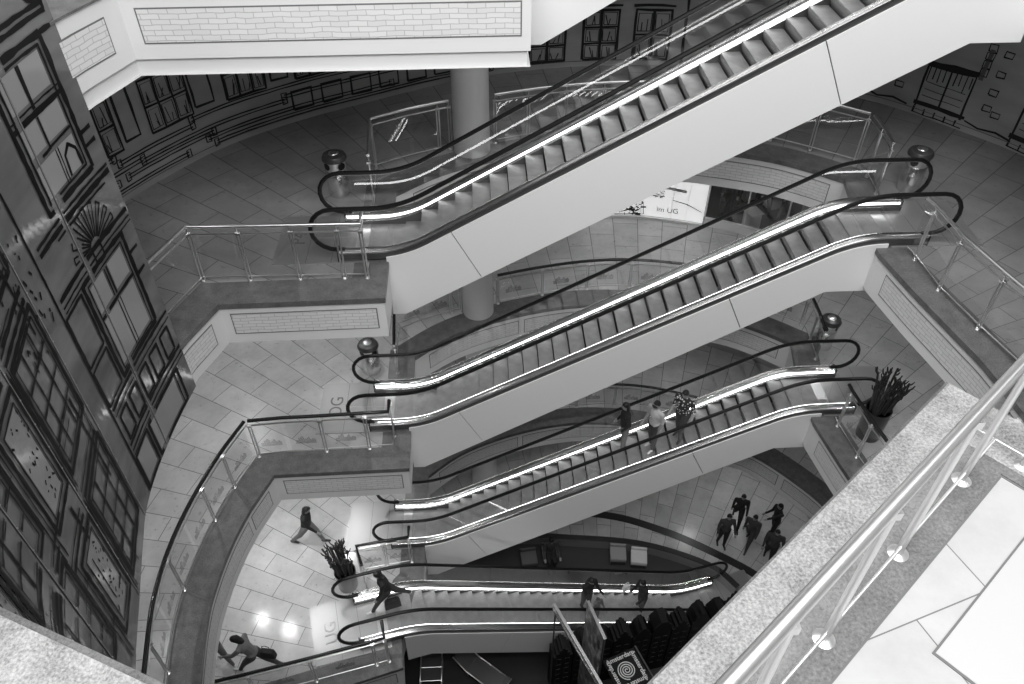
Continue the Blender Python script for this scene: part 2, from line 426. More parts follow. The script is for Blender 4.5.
# outer ring walls (two drawn mural storeys, plain storeys elsewhere)
def ring_wall(name, path, z0, z1, m, u0=0):
    mb = MB(); S = plen(path)
    for i in range(len(path) - 1):
        a, b = path[i], path[i + 1]
        mb.face([(a[0], a[1], z0), (b[0], b[1], z0), (b[0], b[1], z1), (a[0], a[1], z1)], 0, [(S[i], z0), (S[i + 1], z0), (S[i + 1], z1), (S[i], z1)])
    return mb
SW = plen(RING)
def draw(mb, path, S, pts, w, off, m, closed=False, jit=.012, side=1):
    """a drawn line: thin strips following the wall, points in (s, z)"""
    P = []
    seq = list(pts) + ([pts[0]] if closed else [])
    for (s0, z0), (s1, z1) in zip(seq[:-1], seq[1:]):
        k = max(1, int(math.hypot(s1 - s0, z1 - z0) / .3))
        for j in range(k):
            t = j / k; P.append((s0 + (s1 - s0) * t + random.uniform(-jit, jit), z0 + (z1 - z0) * t + random.uniform(-jit, jit)))
    P.append(seq[-1])
    L = []
    for i, p in enumerate(P):
        a = P[max(i - 1, 0)]; b = P[min(i + 1, len(P) - 1)]
        dx, dz = b[0] - a[0], b[1] - a[1]; l = math.hypot(dx, dz) or 1
        nx, nz = -dz / l, dx / l; h = w * random.uniform(.75, 1.25) / 2
        q = []
        for sg in (-1, 1):
            pos, tg = at_s(path, S, min(max(p[0] + sg * nx * h, 0), S[-1])); nn = Vector((tg.y, -tg.x)) * side
            q.append((pos.x + nn.x * off, pos.y + nn.y * off, p[1] + sg * nz * h))
        L.append(q)
    for (a, b), (c, d) in zip(L[:-1], L[1:]): mb.face([a, c, d, b], m)

def mural_window(mb, s0, s1, z0, z1, cols, rows, w=.05):
    D = lambda pts, cl=False, ww=w: draw(mb, RING, SW, pts, ww, .012, 1, cl)
    D([(s0, z0), (s1, z0), (s1, z1), (s0, z1)], True, w * 1.3)
    for i in range(1, cols): D([(s0 + (s1 - s0) * i / cols, z0), (s0 + (s1 - s0) * i / cols, z1)], False, w * (1.4 if cols == 2 else 1))
    for j in range(1, rows): D([(s0, z0 + (z1 - z0) * j / rows), (s1, z0 + (z1 - z0) * j / rows)])
    for i in range(cols):
        for j in range(rows):
            cx = s0 + (s1 - s0) * (i + .5) / cols; cz = z0 + (z1 - z0) * (j + .5) / rows
            a = (s1 - s0) / cols * .37; b = (z1 - z0) / rows * .37
            D([(cx - a, cz - b), (cx + a, cz - b), (cx + a, cz + b), (cx - a, cz + b)], True, w * .45)
            for q in range(2):
                x = cx + random.uniform(-.6, .6) * a; D([(x, cz - b), (x + random.uniform(-.08, .08), cz + random.uniform(-.3, .8) * b)], False, w * .5)

mw = ring_wall('wall_back', RING, F3, F4 - 1.25, 0)
# plain skirting line
draw(mw, RING, SW, [(1, F3 + .16), (SW[-1] - .1, F3 + .16)], .02, .012, 2, jit=0)
# left half of the mural: window pairs, string courses and pipes
for s0, s1, c in ((1.2, 1.75, 1), (2.3, 3.4, 3), (4.2, 4.62, 1), (5.45, 6.6, 3), (7.55, 8.6, 3), (9.4, 10.2, 2), (11.2, 12.0, 2), (12.8, 13.6, 2), (14.3, 15.1, 2)):
    zb = 11.5
    mural_window(mw, s0, s1, zb, 12.7, c, 2); mural_window(mw, s0, s1, 13.05, 14.4, c, 2)
for s0, s1 in ((4.75, 5.15), (6.7, 7.2), (8.75, 9.2)):
    draw(mw, RING, SW, [(s0, 11.62), (s1, 11.62), (s1, 14.3), (s0, 14.3)], .06, .012, 1, True)
for s0, s1, z in ((.6, 4.3, 11.38), (4.4, 6.5, 11.22), (6.5, 15, 11.36), (.6, 5.0, 11.05), (5.0, 9.0, 11.0), (9, 15, 11.1), (.6, 4.2, 10.82), (4.5, 7.0, 10.85), (6.8, 12, 10.75), (2.5, 6.2, 10.62), (7, 15, 10.58)):
    for dz in (0, .075): draw(mw, RING, SW, [(s0, z + dz), (s1, z + dz)], .035, .012, 1, jit=.006)
    for s in (s0, s1): draw(mw, RING, SW, [(s - .06, z - .05), (s + .06, z - .05), (s + .06, z + .13), (s - .06, z + .13)], .04, .012, 1, True)
# small shop windows nearer the floor in the middle
for k in range(7):
    s = 9.2 + k * .82; draw(mw, RING, SW, [(s, 10.72), (s + .55, 10.72), (s + .55, 11.2), (s, 11.2)], .06, .014, 1, True)
for s0, s1, c, zt in ((16.15, 17.2, 2, 12.7), (17.72, 18.72, 2, 12.0), (19.2, 20.2, 2, 12.0)):
    mural_window(mw, s0, s1, 10.6, 12.0, c, 3 if s0 < 19 else 2, .06); draw(mw, RING, SW, [(s0 - .08, 12.12), (s1 + .08, 12.12)], .07, .012, 1)
    mural_window(mw, s0, s1, 12.6, 13.9, c, 2, .06)
draw(mw, RING, SW, [(20.62, F3 + .1), (20.58, 14.5)], .07, .012, 1)
# right part: shopfronts with rail doors, small plaques
for s0 in (22.0, 24.4, 27.1, 29.6, 32):
    s1 = s0 + 1.2
    draw(mw, RING, SW, [(s0, 10.62), (s0, 11.72), (s1, 11.78), (s1, 10.66)], .06, .012, 1)
    draw(mw, RING, SW, [(s0 - .05, 11.78), (s1 + .1, 11.86)], .11, .012, 1)
    draw(mw, RING, SW, [(s0 - .05, 10.72), (s1 + .1, 10.74)], .10, .012, 1, jit=.02)
    for k in range(9):
        x = s0 + (k + .5) * (s1 - s0) / 9; draw(mw, RING, SW, [(x, 11.74), (x, 11.45 - random.random() * .15)], .03, .012, 1)
    draw(mw, RING, SW, [(s0 + .6, 10.75), (s0 + .6, 11.75)], .05, .012, 1)
    for z in (10.95, 11.12, 11.3): draw(mw, RING, SW, [(s0 + .1, z), (s1 - .1, z)], .018, .012, 1)
    draw(mw, RING, SW, [(s0 - .02, 10.46), (s1 + .1, 10.46)], .03, .012, 1)
    for k in range(5): draw(mw, RING, SW, [(s0 + k * .28, 10.45), (s0 + k * .28, 10.62)], .045, .012, 1)
    draw(mw, RING, SW, [(s1 + .1, 11.75), (s1 + .12, 12.5)], .1, .012, 2)
    for j in range(4): draw(mw, RING, SW, [(s1 + .02, 11.85 + j * .2), (s1 + .2, 11.85 + j * .2), (s1 + .2, 12.02 + j * .2), (s1 + .02, 12.02 + j * .2)], .035, .012, 1, True)
    for s, z in ((s0 - .55, 11.05), (s1 + .5, 11.15), (s1 + .5, 11.55), (s1 + .5, 12.0), (s1 + .5, 12.48)):
        draw(mw, RING, SW, [(s - .1, z - .07), (s + .1, z - .07), (s + .1, z + .07), (s - .1, z + .07)], .035, .012, 1, True)
    draw(mw, RING, SW, [(s1 + .1, 10.72), (s1 + .5, 10.62), (s1 + .9, 10.66), (s1 + 1.3, 10.6)], .05, .012, 1, jit=.03)
struct(mw.build('wall_back', [M['canvas'], M['ink_soft'], M['seam']], fix=False))
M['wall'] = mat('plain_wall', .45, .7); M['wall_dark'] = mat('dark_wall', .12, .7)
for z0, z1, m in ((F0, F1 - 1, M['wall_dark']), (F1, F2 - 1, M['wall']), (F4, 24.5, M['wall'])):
    struct(ring_wall('wall_back', RING, z0, z1, 0).build('wall_back', m, fix=False))
FRONT = [OUT[-1]] + []
rest = [p for p in OUT if p not in RING]
# order the remaining outline so it joins the ring's two ends
rs = dense([(14.8, 12), (15.2, 9), (14.8, 4), (13, -.5), (9, -3.2), (3, -4), (-3, -3.6), (-7, -1.5), (-9.3, 2.5), (-9.9, 7), (-9.3, 11.5)], 4)
struct(ring_wall('wall_front', rs, F0, 24.5, 0).build('wall_front', M['wall'], fix=False))

# column through the storeys at the far edge
for z0, z1 in ((F0, F1 - 1.0), (F1, F2 - 1.0), (F2, F3 - 1.0), (F3, F4 - 1.25), (F4, 24.0)):
    mb = MB(); mb.lathe([(.44, 0), (.44, z1 - z0)], (-.16, 17.48, z0), 40); struct(mb.build('column', M['column'], smooth=True))

# ------------------------------------------------------------------ escalators
W = 1.37
def fillet_path(pts, d=.6):
    out = [pts[0]]
    for i in range(1, len(pts) - 1):
        a, b, c = Vector(pts[i - 1]), Vector(pts[i]), Vector(pts[i + 1])
        p = b + (a - b).normalized() * d; q = b + (c - b).normalized() * d
        for k in range(9):
            t = k / 8; v = p * (1 - t) ** 2 + b * 2 * t * (1 - t) + q * t * t; out.append(tuple(v))
    out.append(pts[-1]); return out
def interp(path, x):
    for (x0, z0), (x1, z1) in zip(path[:-1], path[1:]):
        if x <= x1: return z0 + (z1 - z0) * (x - x0) / max(1e-9, x1 - x0)
    return path[-1][1]
def subpath(path, xa, xb):
    return [(xa, interp(path, xa))] + [p for p in path if xa + 1e-4 < p[0] < xb - 1e-4] + [(xb, interp(path, xb))]
DK, HR = .257, .945

def escalator(label, loc, rz, FL, FR, xb1, xb2, xdl, xdr, xcl, xcr, dl=1.42, dr=1.28, plateL=1.35, plateR=1.2, text=None, text_end='L', group=None, cutf=(.10, .74), kx=-.30):
    T = thing('escalator', label, 'escalator', loc, rz, group)
    fl = fillet_path([(xdl - .001, FL), (xb1, FL), (xb2, FR), (xdr + .001, FR)])
    dk = [(x, z + DK) for x, z in fl]
    slope = (FR - FL) / (xb2 - xb1); inc = math.atan(slope)
    YN, YF = -.10, W + .10
    # white cladding, in panels with joints square to the incline
    bl = [(xcl, FL - dl), (xb1 - .05, FL - dl), (xb2 + kx, FR - dr), (xcr, FR - dr)]
    def cut(xt):
        zt = interp(fl, xt) - .02
        for k in range(400):
            t = k * .01; x = xt + t * math.sin(inc); z = zt - t * math.cos(inc)
            if z <= interp(bl, x): return (x, z)
        return (xt, interp(bl, xt))
    cuts = [xb1 + (xb2 - xb1) * f for f in cutf]
    ends = [((xcl, FL - .02), (xcl, FL - dl))] + [((c, interp(fl, c) - .02), cut(c)) for c in cuts] + [((xcr, FR - .02), (xcr, FR - dr))]
    for k in range(len(ends) - 1):
        (ta, ba), (tb, bb) = ends[k], ends[k + 1]; g = .009
        top = [(x, z + .10) for x, z in subpath(fl, ta[0] + g, tb[0] - g)]
        bot = subpath(bl, ba[0] + g, bb[0] - g)
        poly = top + bot[::-1]
        for y0, y1 in ((YN - .03, YN), (YF, YF + .03)):
            mb = MB(); mb.prism(poly, y0, y1, 'y'); mb.build('cladding_panel', M['clad'], T)
    mb = MB(); inner = [(x, z - .05) for x, z in subpath(fl, xcl + .02, xcr - .02)] + [(x, z + .02) for x, z in subpath(bl, xcl + .02, xcr - .02)][::-1]
    for y in (YN + .002, YF - .002): mb.face([(x, y, z) for x, z in inner])
    mb.build('truss', M['seam'], T)
    mb = MB(); bp = subpath(bl, xcl, xcr)
    for (x0, z0), (x1, z1) in zip(bp[:-1], bp[1:]): mb.face([(x0, YN - .03, z0), (x1, YN - .03, z1), (x1, YF + .03, z1), (x0, YF + .03, z0)])
    for x, z0, z1 in ((xcl, FL - dl, FL - .12), (xcr, FR - dr, FR - .12)): mb.face([(x, YN - .03, z0), (x, YF + .03, z0), (x, YF + .03, z1), (x, YN - .03, z1)])
    mb.build('soffit', M['clad'], T, fix=False)
    # balustrades
    for side, y, sg in (('near', 0.0, 1), ('far', W, -1)):
        prof = [(y - sg * .10, -.05), (y - sg * .10, -.012), (y - sg * .085, .0), (y + sg * .03, .0), (y + sg * .06, -.004), (y + sg * .085, -.016), (y + sg * .11, -.04), (y + sg * .16, -.115), (y + sg * .165, -.13), (y + sg * .10, -.13)]
        mb = MB(); mb.sweep(subpath(dk, xdl, xdr), prof); d = mb.build('deck', M['steel_b'], T, smooth=True)
        mb = MB(); mb.sweep(subpath(dk, xdl + .05, xdr - .05), [(y + sg * .112, -.040), (y + sg * .118, -.040), (y + sg * .140, -.076), (y + sg * .134, -.076)]); mb.build('skirt_light', M['strip'], T)
        mb = MB(); mb.sweep(subpath(dk, xdl + .02, xdr - .02), [(y - sg * .095, -.05), (y - sg * .07, -.05), (y - sg * .07, -.20), (y - sg * .095, -.20)]); mb.build('outer_deck_panel', M['dark_metal'], T)
        mb = MB(); mb.sweep(subpath(dk, xdl + .01, xdr - .01), [(y + sg * .145, -.115), (y + sg * .160, -.115), (y + sg * .160, -.50), (y + sg * .145, -.50)]); mb.build('skirt_panel', M['skirt'], T)
        # end housings with controls
        for xe, ze, s2 in ((xdl, FL, 1), (xdr, FR, -1)):
            mb = MB(); mb.box((xe + s2 * .0, y + sg * .01, ze + .13), (.03, .24, .26), 0, 0)
            mb.build('end_cap', M['rubber'], T)
            mb = MB(); mb.box((xe + s2 * .74, y + sg * .045, ze + DK + .003), (.42, .025, .012), 0, 0)
            mb.build('control_strip', M['dark_metal'], T)
        # handrail loop
        rad = HR / 2; hp = []
        for k in range(11):
            a = -PI / 2 - k * PI / 10; hp.append((xdl + rad * math.cos(a) * 1.0, FL + DK + rad - rad * math.sin(a) * -1))
        top = [(x, z + HR) for x, z in subpath(dk, xdl, xdr)]
        left = [(xdl + .14, y, FL + DK + .0), (xdl + .02, y, FL + DK + .0)] + [(xdl - rad * math.sin(PI * k / 10), y, FL + DK + rad - rad * math.cos(PI * k / 10)) for k in range(11)]
        mid = [(x, y, z) for x, z in top[1:-1]]
        right = [(xdr + rad * math.sin(PI * k / 10), y, FR + DK + rad + rad * math.cos(PI * k / 10)) for k in range(11)] + [(xdr - .02, y, FR + DK), (xdr - .14, y, FR + DK)]
        path = left + mid + right
        mb = MB(); mb.tube(path, .046, 8); mb.build('handrail', M['rubber'], T, smooth=True)
        mb = MB(); mb.tube([(x, y + sg * .006, z - .042) for x, _, z in [(p[0], 0, p[2]) for p in left[3:] + mid + right[:-3]]], .012, 6); mb.build('handrail_guide', M['steel'], T, smooth=True)
        # glass panels
        nb = 6; L = xdr - xdl
        for k in range(nb):
            xa, xb = xdl + L * k / nb, xdl + L * (k + 1) / nb
            lo = [(x, z + .0) for x, z in subpath(dk, xa + .006, xb - .006)]; hi = [(x, z + HR - .045) for x, z in subpath(dk, xa + .006, xb - .006)]
            poly = lo + hi[::-1]
            if k == 0: poly = lo + hi[1:][::-1] + [(xdl - (rad - .05) * math.sin(PI * j / 10), FL + DK + rad + (rad - .05) * math.cos(PI * j / 10)) for j in range(11)]
            if k == nb - 1: poly = lo + [(xdr + (rad - .05) * math.sin(PI * j / 10), FR + DK + rad - (rad - .05) * math.cos(PI * j / 10)) for j in range(11)] + hi[:-1][::-1]
            mb = MB(); mb.face([(x, y, z) for x, z in poly]); mb.build('glass_panel', M['glass'], T, fix=False)
    # steps
    n = int(round((xb2 - xb1) / .3615)); tr = (xb2 - xb1) / n; rise = (FR - FL) / n; y0, y1 = .166, W - .166
    xs = [(xb1 - 2 * tr, FL)] + [(xb1 - tr, FL)] + [(xb1 + i * tr, FL + (i + 1) * rise - rise * .5 + .07) for i in range(n)] + [(xb2, FR), (xb2 + tr, FR)]
    zz = [z for _, z in xs]
    zz[0] = zz[1] = FL + .035; zz[-1] = zz[-2] = FR + .035; zz[2] = FL + rise * .25 + .04; zz[-3] = FR - rise * .25 + .04
    for (x, _), z, zp in zip(xs, zz, [zz[0]] + zz[:-1]):
        mb = MB()
        mb.box((x + tr / 2, (y0 + y1) / 2, z - .02), (tr - .004, y1 - y0, .04), 0, 0)
        h = max(.05, z - zp + .03)
        # curved riser
        pr = [(x, z - .04), (x + .012, z - .04 - h * .3), (x + .04, z - .04 - h * .65), (x + .08, z - .04 - h)]
        for (a, za), (b, zb) in zip(pr[:-1], pr[1:]): mb.face([(a, y0, za), (a, y1, za), (b, y1, zb), (b, y0, zb)], 1)
        mb.build('step', [M['step'], M['riser']], T, fix=False)
    # landing plates
    for xa, xb, z, s2 in ((xdl - plateL, xb1 - 2 * tr, FL, 0), (xb2 + 2 * tr, xdr + plateR, FR, 1)):
        mb = MB(); pa, pb = (-.16, W + .30)
        mb.box(((xa + xb) / 2, (pa + pb) / 2 if False else W / 2 + .06, z + .008), (xb - xa, W + .36, .03), 0, 0)
        xm = xb - .15 if s2 == 0 else xa + .15
        mb.box((xm, W / 2, z + .027), (.26, W - .28, .008), 0, 1)
        for k in (.35, .62):
            xx = xa + (xb - xa) * (k if s2 == 0 else 1 - k); mb.box((xx, W / 2 + .06, z + .0235), (.008, W + .34, .003), 0, 2)
        p = mb.build('landing_plate', [M['plate'], M['comb'], M['seam']], T)
        if text and ((text_end == 'L') == (s2 == 0)):
            cu = bpy.data.curves.new('lettering', 'FONT'); cu.body = text; cu.size = .46; cu.extrude = .002; cu.align_x = 'CENTER'; cu.align_y = 'CENTER'
            to = bpy.data.objects.new('lettering', cu); COL.objects.link(to); cu.materials.append(M['letter'])
            dg = bpy.context.evaluated_depsgraph_get(); me = bpy.data.meshes.new_from_object(to.evaluated_get(dg))
            bpy.data.objects.remove(to)
            lo = bpy.data.objects.new('lettering', me); COL.objects.link(lo); lo.parent = p
            lo.location = ((xdl - plateL + .42) if s2 == 0 else (xdr + plateR - .50), W * .56, z + .027); lo.rotation_euler = (0, 0, PI / 2 if s2 == 0 else -PI / 2)
            if s2: lo.data.materials[0] = M['letter_faint']
    return T

XB1, XB2 = -1.616, 7.781
escalator('escalator with white side rising from the third gallery to the top right corner', (0, 13.065, 0), 0, F3, F4, XB1, XB1 + 10.2, -2.90, XB1 + 11.6, -1.95, 9.33, 1.38, 1.47, text='P4', kx=-.14)
escalator('middle of the three rising escalators, empty, between second and third gallery', (0, 13.065, 0), 0, F2, F3, XB1, XB2, -2.90, 9.25, -1.95, 8.43, 1.41, 1.12, text='OG', kx=-.37)
escalator('escalator carrying three people up from the bright ground floor landing', (0, 13.065, 0), 0, F1, F2, XB1, XB2, -2.90, 9.25, -1.95, 8.43, 1.40, 1.17)
escalator('lowest escalator going down to the right behind the black house cutouts', (6.27, 13.75, 0), PI + math.radians(13.3), F0, F1, 0, 8.89, -1.3, 10.4, -.25, 9.25, 1.3, 1.15, text='UG', text_end='R', cutf=(.1, .70))
escalator('white underside of the topmost escalator leaving the highest parapet', (2.76, 13.065, 0), 0, F4, F4 + 5.2, XB1, XB2, -2.90, 9.25, -1.92, 8.335, 1.36, 1.22)
# ------------------------------------------------------------------ gallery railings
def railing(label, pts, z, H=1.27, black=False, curve=False, post_at=None, double=True, group=None, glass_on=True):
    P = [Vector(p) for p in pts]
    Q = catmull(P, 6) if curve else P
    T = thing('gallery_railing', label, 'railing', (P[0].x, P[0].y, z), 0, group)
    o = T.location
    def put(mb, name, m, par=T, sm=True): return mb.build(name, m, par, smooth=sm)
    loc = lambda p, zz: (p.x - o.x, p.y - o.y, zz)
    mb = MB(); mb.tube([loc(p, H) for p in Q], .044 if black else .036, 10); put(mb, 'handrail', M['rail_black'] if black else M['steel'])
    mb = MB(); mb.tube([loc(p, H - .16) for p in Q], .019, 8); put(mb, 'mid_rail', M['steel'])
    mb = MB(); mb.tube([loc(p, .10) for p in Q], .014, 8); put(mb, 'bottom_rail', M['steel'])
    for i in (post_at if post_at is not None else range(len(P))):
        p = P[i]; mb = MB()
        t = (P[min(i + 1, len(P) - 1)] - P[max(i - 1, 0)]).normalized() * (.03 if double else 0)
        for q in ((p - t, p + t) if double else (p,)): mb.tube([loc(q, .0), loc(q, H - .13)], .018 if double else .022, 8)
        mb.lathe([(.05, 0), (.05, .012), (.022, .03)], loc(p, 0), 12)
        mb.tube([loc(p, H - .16), loc(p, H - .02)], .010, 6)
        mb.box(loc(p, H - .16), (.09, .09, .045), 0)
        put(mb, 'post', M['steel'])
    if glass_on:
        for i in range(len(P) - 1):
            seg = Q[i * 6:(i + 1) * 6 + 1] if curve else [P[i], P[i + 1]]
            L = (seg[-1] - seg[0]).length
            if L < .25: continue
            a, b = (seg[0].lerp(seg[1], .3 if len(seg) > 2 else .05 / L)), (seg[-1].lerp(seg[-2], .3 if len(seg) > 2 else .05 / L))
            seg = [a] + list(seg[1:-1]) + [b]
            mb = MB()
            for p, q in zip(seg[:-1], seg[1:]): mb.face([loc(p, .13), loc(q, .13), loc(q, H - .2), loc(p, H - .2)])
            gp = mb.build('glass_panel', M['rail_glass'], T, fix=False)
            if black and L > .7:
                k = len(seg) // 2; ca, cb = (seg[k - 1], seg[k]) if len(seg) > 2 else (seg[0], seg[1]); mid = ca.lerp(cb, .5); dd = (cb - ca).normalized(); mb = MB()
                prof = [(-.24, 0), (.24, 0), (.24, .12), (.18, .18), (.13, .13), (.08, .24), (.02, .15), (-.03, .15), (-.03, .22), (-.08, .27), (-.13, .2), (-.17, .2), (-.17, .13), (-.24, .13)]
                mb.face([loc(mid + dd * x, .34 + z_) for x, z_ in prof]); mb.build('etched_emblem', M['etch'], gp, fix=False)
    return T

G = None
railing('steel railing with glass panels on the third gallery left of the upper escalator', [(-5.95, 11.2), (-5.5, 12.47), (-4.58, 12.45), (-3.6, 12.44), (-2.73, 12.43), (-2.28, 12.42), (-2.28, 12.8)], F3 + .012, post_at=[0, 1, 2, 3, 4, 5], group=G)
railing('black topped railing curving along the second gallery on the left', [(-5.6, 4.9), (-5.98, 5.9), (-6.23, 7.05), (-6.36, 7.9), (-6.38, 8.8), (-6.3, 9.65), (-6.14, 10.5), (-5.9, 11.4), (-5.58, 12.28)], F2 + .012, black=True, curve=True, post_at=[0, 2, 4, 6, 7], group=G)
railing('straight black topped railing left of the middle escalator on the second gallery', [(-5.50, 12.30), (-4.75, 12.36), (-3.9, 12.38), (-2.87, 12.42), (-2.3, 12.44), (-2.3, 12.8)], F2 + .012, black=True, post_at=[0, 2, 3, 5], group=G)
railing('black topped railing along the ground floor edge before the lowest escalator', [(-8.3, 8.35), (-6.0, 8.82), (-4.57, 9.14), (-3.06, 9.5), (-2.75, 9.58), (-2.85, 10.05)], F1 + .012, black=True, post_at=[1, 2, 3, 4], group=G)
railing('small black railing pen between the two ground floor escalator landings', [(-3.5, 11.66), (-3.72, 12.28), (-3.0, 12.4), (-2.3, 12.5), (-2.3, 12.85)], F1 + .012, black=True, post_at=[0, 1, 2, 3], group=G)
railing('steel railing curving along the right edge of the third gallery', [(8.75, 12.8), (8.8, 12.5), (8.83, 11.5), (9.04, 10.35), (9.3, 9.2), (9.4, 8.0), (9.3, 6.6)], F3 + .012, post_at=[1, 2, 3, 4, 5], group=G)
railing('black topped railing beside the potted plant on the second gallery', [(8.72, 12.8), (8.72, 12.6), (8.83, 11.6), (9.02, 10.4), (9.25, 9.2), (9.3, 8.0)], F2 + .012, black=True, post_at=[1, 2, 3, 4], group=G)
for F, blk, nm in ((F3, False, 'third gallery'), (F2, True, 'second gallery'), (F1, True, 'ground floor')):
    if F == F1:
        railing('black topped railing at the far edge of the ground floor', [(.45, 17.75), (1.75, 18.12), (3.1, 18.34), (4.4, 18.34), (5.7, 18.1), (7.0, 17.6)], F + .012, H=1.05, black=True, curve=True, post_at=[0, 1, 2, 3, 4, 5], group=G)
        continue
    railing('short railing between column and bin on the far side of the ' + nm, [(-2.35, 15.0), (-2.45, 16.68), (-1.6, 17.15), (-.95, 17.42), (-.68, 17.52)], F + .012, H=1.27 if F == F3 else 1.05, black=blk, post_at=[0, 1, 3, 4], group=G)
    railing('long railing right of the column on the far side of the ' + nm, [(.42, 17.78), (1.25, 18.03), (2.2, 18.23), (3.15, 18.34), (4.1, 18.35), (5.2, 18.2), (6.3, 17.95), (7.3, 17.58), (8.14, 17.05), (9.02, 16.4)] if F == F3 else [(.42, 17.78), (1.75, 18.12), (3.1, 18.34), (4.4, 18.34), (5.7, 18.1), (7.0, 17.68), (8.1, 17.05), (9.02, 16.4)], F + .012, H=1.27 if F == F3 else 1.05, black=blk, curve=True, group=G)
    railing('short return railing beside the right hand bin on the ' + nm, [(9.08, 16.3), (9.06, 15.75), (8.98, 15.0)], F + .012, H=1.27 if F == F3 else 1.05, black=blk, post_at=[1, 2], group=G)

# ------------------------------------------------------------------ top parapet right under the camera
u = Vector((2.55, 2.07)).normalized(); v = Vector((u.y, -u.x))         # along the rail, and in towards the floor
C0 = Vector((3.105, 3.54))
mb = MB(); zt = F4 + .03
def PT(a, b): p = C0 + u * a + v * b; return (p.x, p.y)
mb.prism([PT(.01, -.01), PT(-3.02, -.01), PT(-3.2, .42), PT(-.42, .42), PT(-.42, 2.4), PT(.01, 2.4)], F4 - .03, zt)
for k in range(4): mb.prism([PT(-.75 - k * .74, -.012), PT(-.75 - k * .74 - .007, -.012), PT(-.75 - k * .74 - .007, .42), PT(-.75 - k * .74, .42)], zt - .01, zt + .0015)
mb.prism([(-3.9, 2.93), (-3.2, 2.5), (-2.55, 2.15), (-1.66, 1.74), (-.7, 1.24), (.3, 1.24), (.76, 1.61), (1.0, 1.2), (.4, .6), (-.9, .6), (-2.0, 1.15), (-2.9, 1.55), (-4.3, 2.4)], F4 - .03, zt)
struct(mb.build('trim_10', [M['near_coping']]))
mb = MB(); mb.prism([PT(-.42, .42), PT(-3.2, .42), PT(-3.3, .56), PT(-.50, .56), PT(-.50, 2.4), PT(-.42, 2.4)], F4 - .02, F4 + .028); struct(mb.build('trim_11', M['near_coping_in']))
def near_tiles():
    m = mat('pale_floor_tiles', .78, .35); t = NT(m)
    g = t.n('ShaderNodeNewGeometry'); mp = t.n('ShaderNodeMapping', vector_type='POINT'); mp.inputs['Rotation'].default_value = (0, 0, math.radians(-18)); mp.inputs['Location'].default_value = (.2, .1, 0)
    t.l(g.outputs['Position'], mp.inputs[0]); br = t.n('ShaderNodeTexBrick', offset=.5); t.l(mp.outputs[0], br.inputs['Vector'])
    br.inputs['Scale'].default_value = 1; br.inputs['Brick Width'].default_value = .95; br.inputs['Row Height'].default_value = .62; br.inputs['Mortar Size'].default_value = .004
    for k, c in (('Color1', .46), ('Color2', .52), ('Mortar', .16)): br.inputs[k].default_value = (c, c, c, 1)
    n = t.n('ShaderNodeTexNoise', Scale=3.0, Detail=6.0, Roughness=.7); t.l(g.outputs['Position'], n.inputs['Vector'])
    t.l(t.mix(.7, br.outputs['Color'], t.ramp(n.outputs['Fac'], [(.3, .84), (.6, 1.02)]), 'MULTIPLY'), t.b.inputs['Base Color']); return m
mb = MB(); mb.prism([PT(-.51, .57), PT(-3.6, .57), PT(-3.6, 2.6), PT(-.51, 2.6)], F4 - .02, F4 + .018); struct(mb.build('floor', near_tiles()))
mb = MB(); mb.prism([PT(-.50, .558), PT(-3.5, .558), PT(-3.5, .572), PT(-.512, .572), PT(-.512, 2.5), PT(-.50, 2.5)], F4, F4 + .022); struct(mb.build('trim_12', M['outline']))
# brushed plate let into the floor
mb = MB(); mb.prism([PT(-.7, .85), PT(-1.86, .83), PT(-1.88, 1.9), PT(-.7, 1.9)], F4 + .002, F4 + .028)
mb.prism([PT(-.69, .84), PT(-1.872, .818), PT(-1.892, 1.91), PT(-.69, 1.91)], F4, F4 + .0235, 'z', 1)
o = mb.build('floor_plate', [mat('pale_brushed_plate', .54, .4, .15), M['outline']]); tag(o, 'large pale brushed metal plate set in the tiled floor at bottom right', 'floor plate')
# near railing: stout rail on posts with round feet
T = thing('parapet_railing', 'thick steel handrail on round posts along the parapet nearest the viewer', 'railing', (*PT(-3.5, .42), F4 + .02))
o = T.location
def L3(a, b, z): p = PT(a, b); return (p[0] - o.x, p[1] - o.y, z - .02)
RB, RA, RH = .42, -.34, 1.24
for nm, z, r, mm in (('handrail', RH, .034, 16), ('mid_rail', RH - .14, .013, 10), ('bottom_rail', .1, .011, 10)):
    mb = MB(); mb.tube([L3(-3.5, RB, z), L3(RA, RB, z), L3(RA, 2.4, z)], r, mm); mb.build(nm, M['near_steel'], T, smooth=True)
ps = [(-2.95, RB), (-2.21, RB), (-1.47, RB), (-.72, RB), (RA, .62), (RA, 1.36)]
for a, b in ps:
    mb = MB(); mb.tube([L3(a, b, .01), L3(a, b, RH - .12)], .021, 12); mb.tube([L3(a, b, RH - .14), L3(a, b, RH - .01)], .011, 8); mb.box(L3(a, b, RH - .14), (.05, .05, .045), 0)
    pp = mb.build('post', M['near_steel'], T, smooth=True)
    mb = MB(); mb.lathe([(.062, 0.012), (.062, .026), (.028, .04)], L3(a, b, 0), 24); f = mb.build('foot_disc', M['comb'], pp, smooth=True)
gs = [(-3.5, RB)] + ps[:4] + [(RA, RB)] + ps[4:] + [(RA, 2.4)]
for (a, b), (c, d) in zip(gs[:-1], gs[1:]):
    e, g2 = (.035 if a != c else 0), (.035 if b != d else 0)
    mb = MB(); mb.face([L3(a + e, b + g2, .14), L3(c - e, d - g2, .14), L3(c - e, d - g2, RH - .18), L3(a + e, b + g2, RH - .18)]); mb.build('glass_panel', M['rail_glass'], T, fix=False)

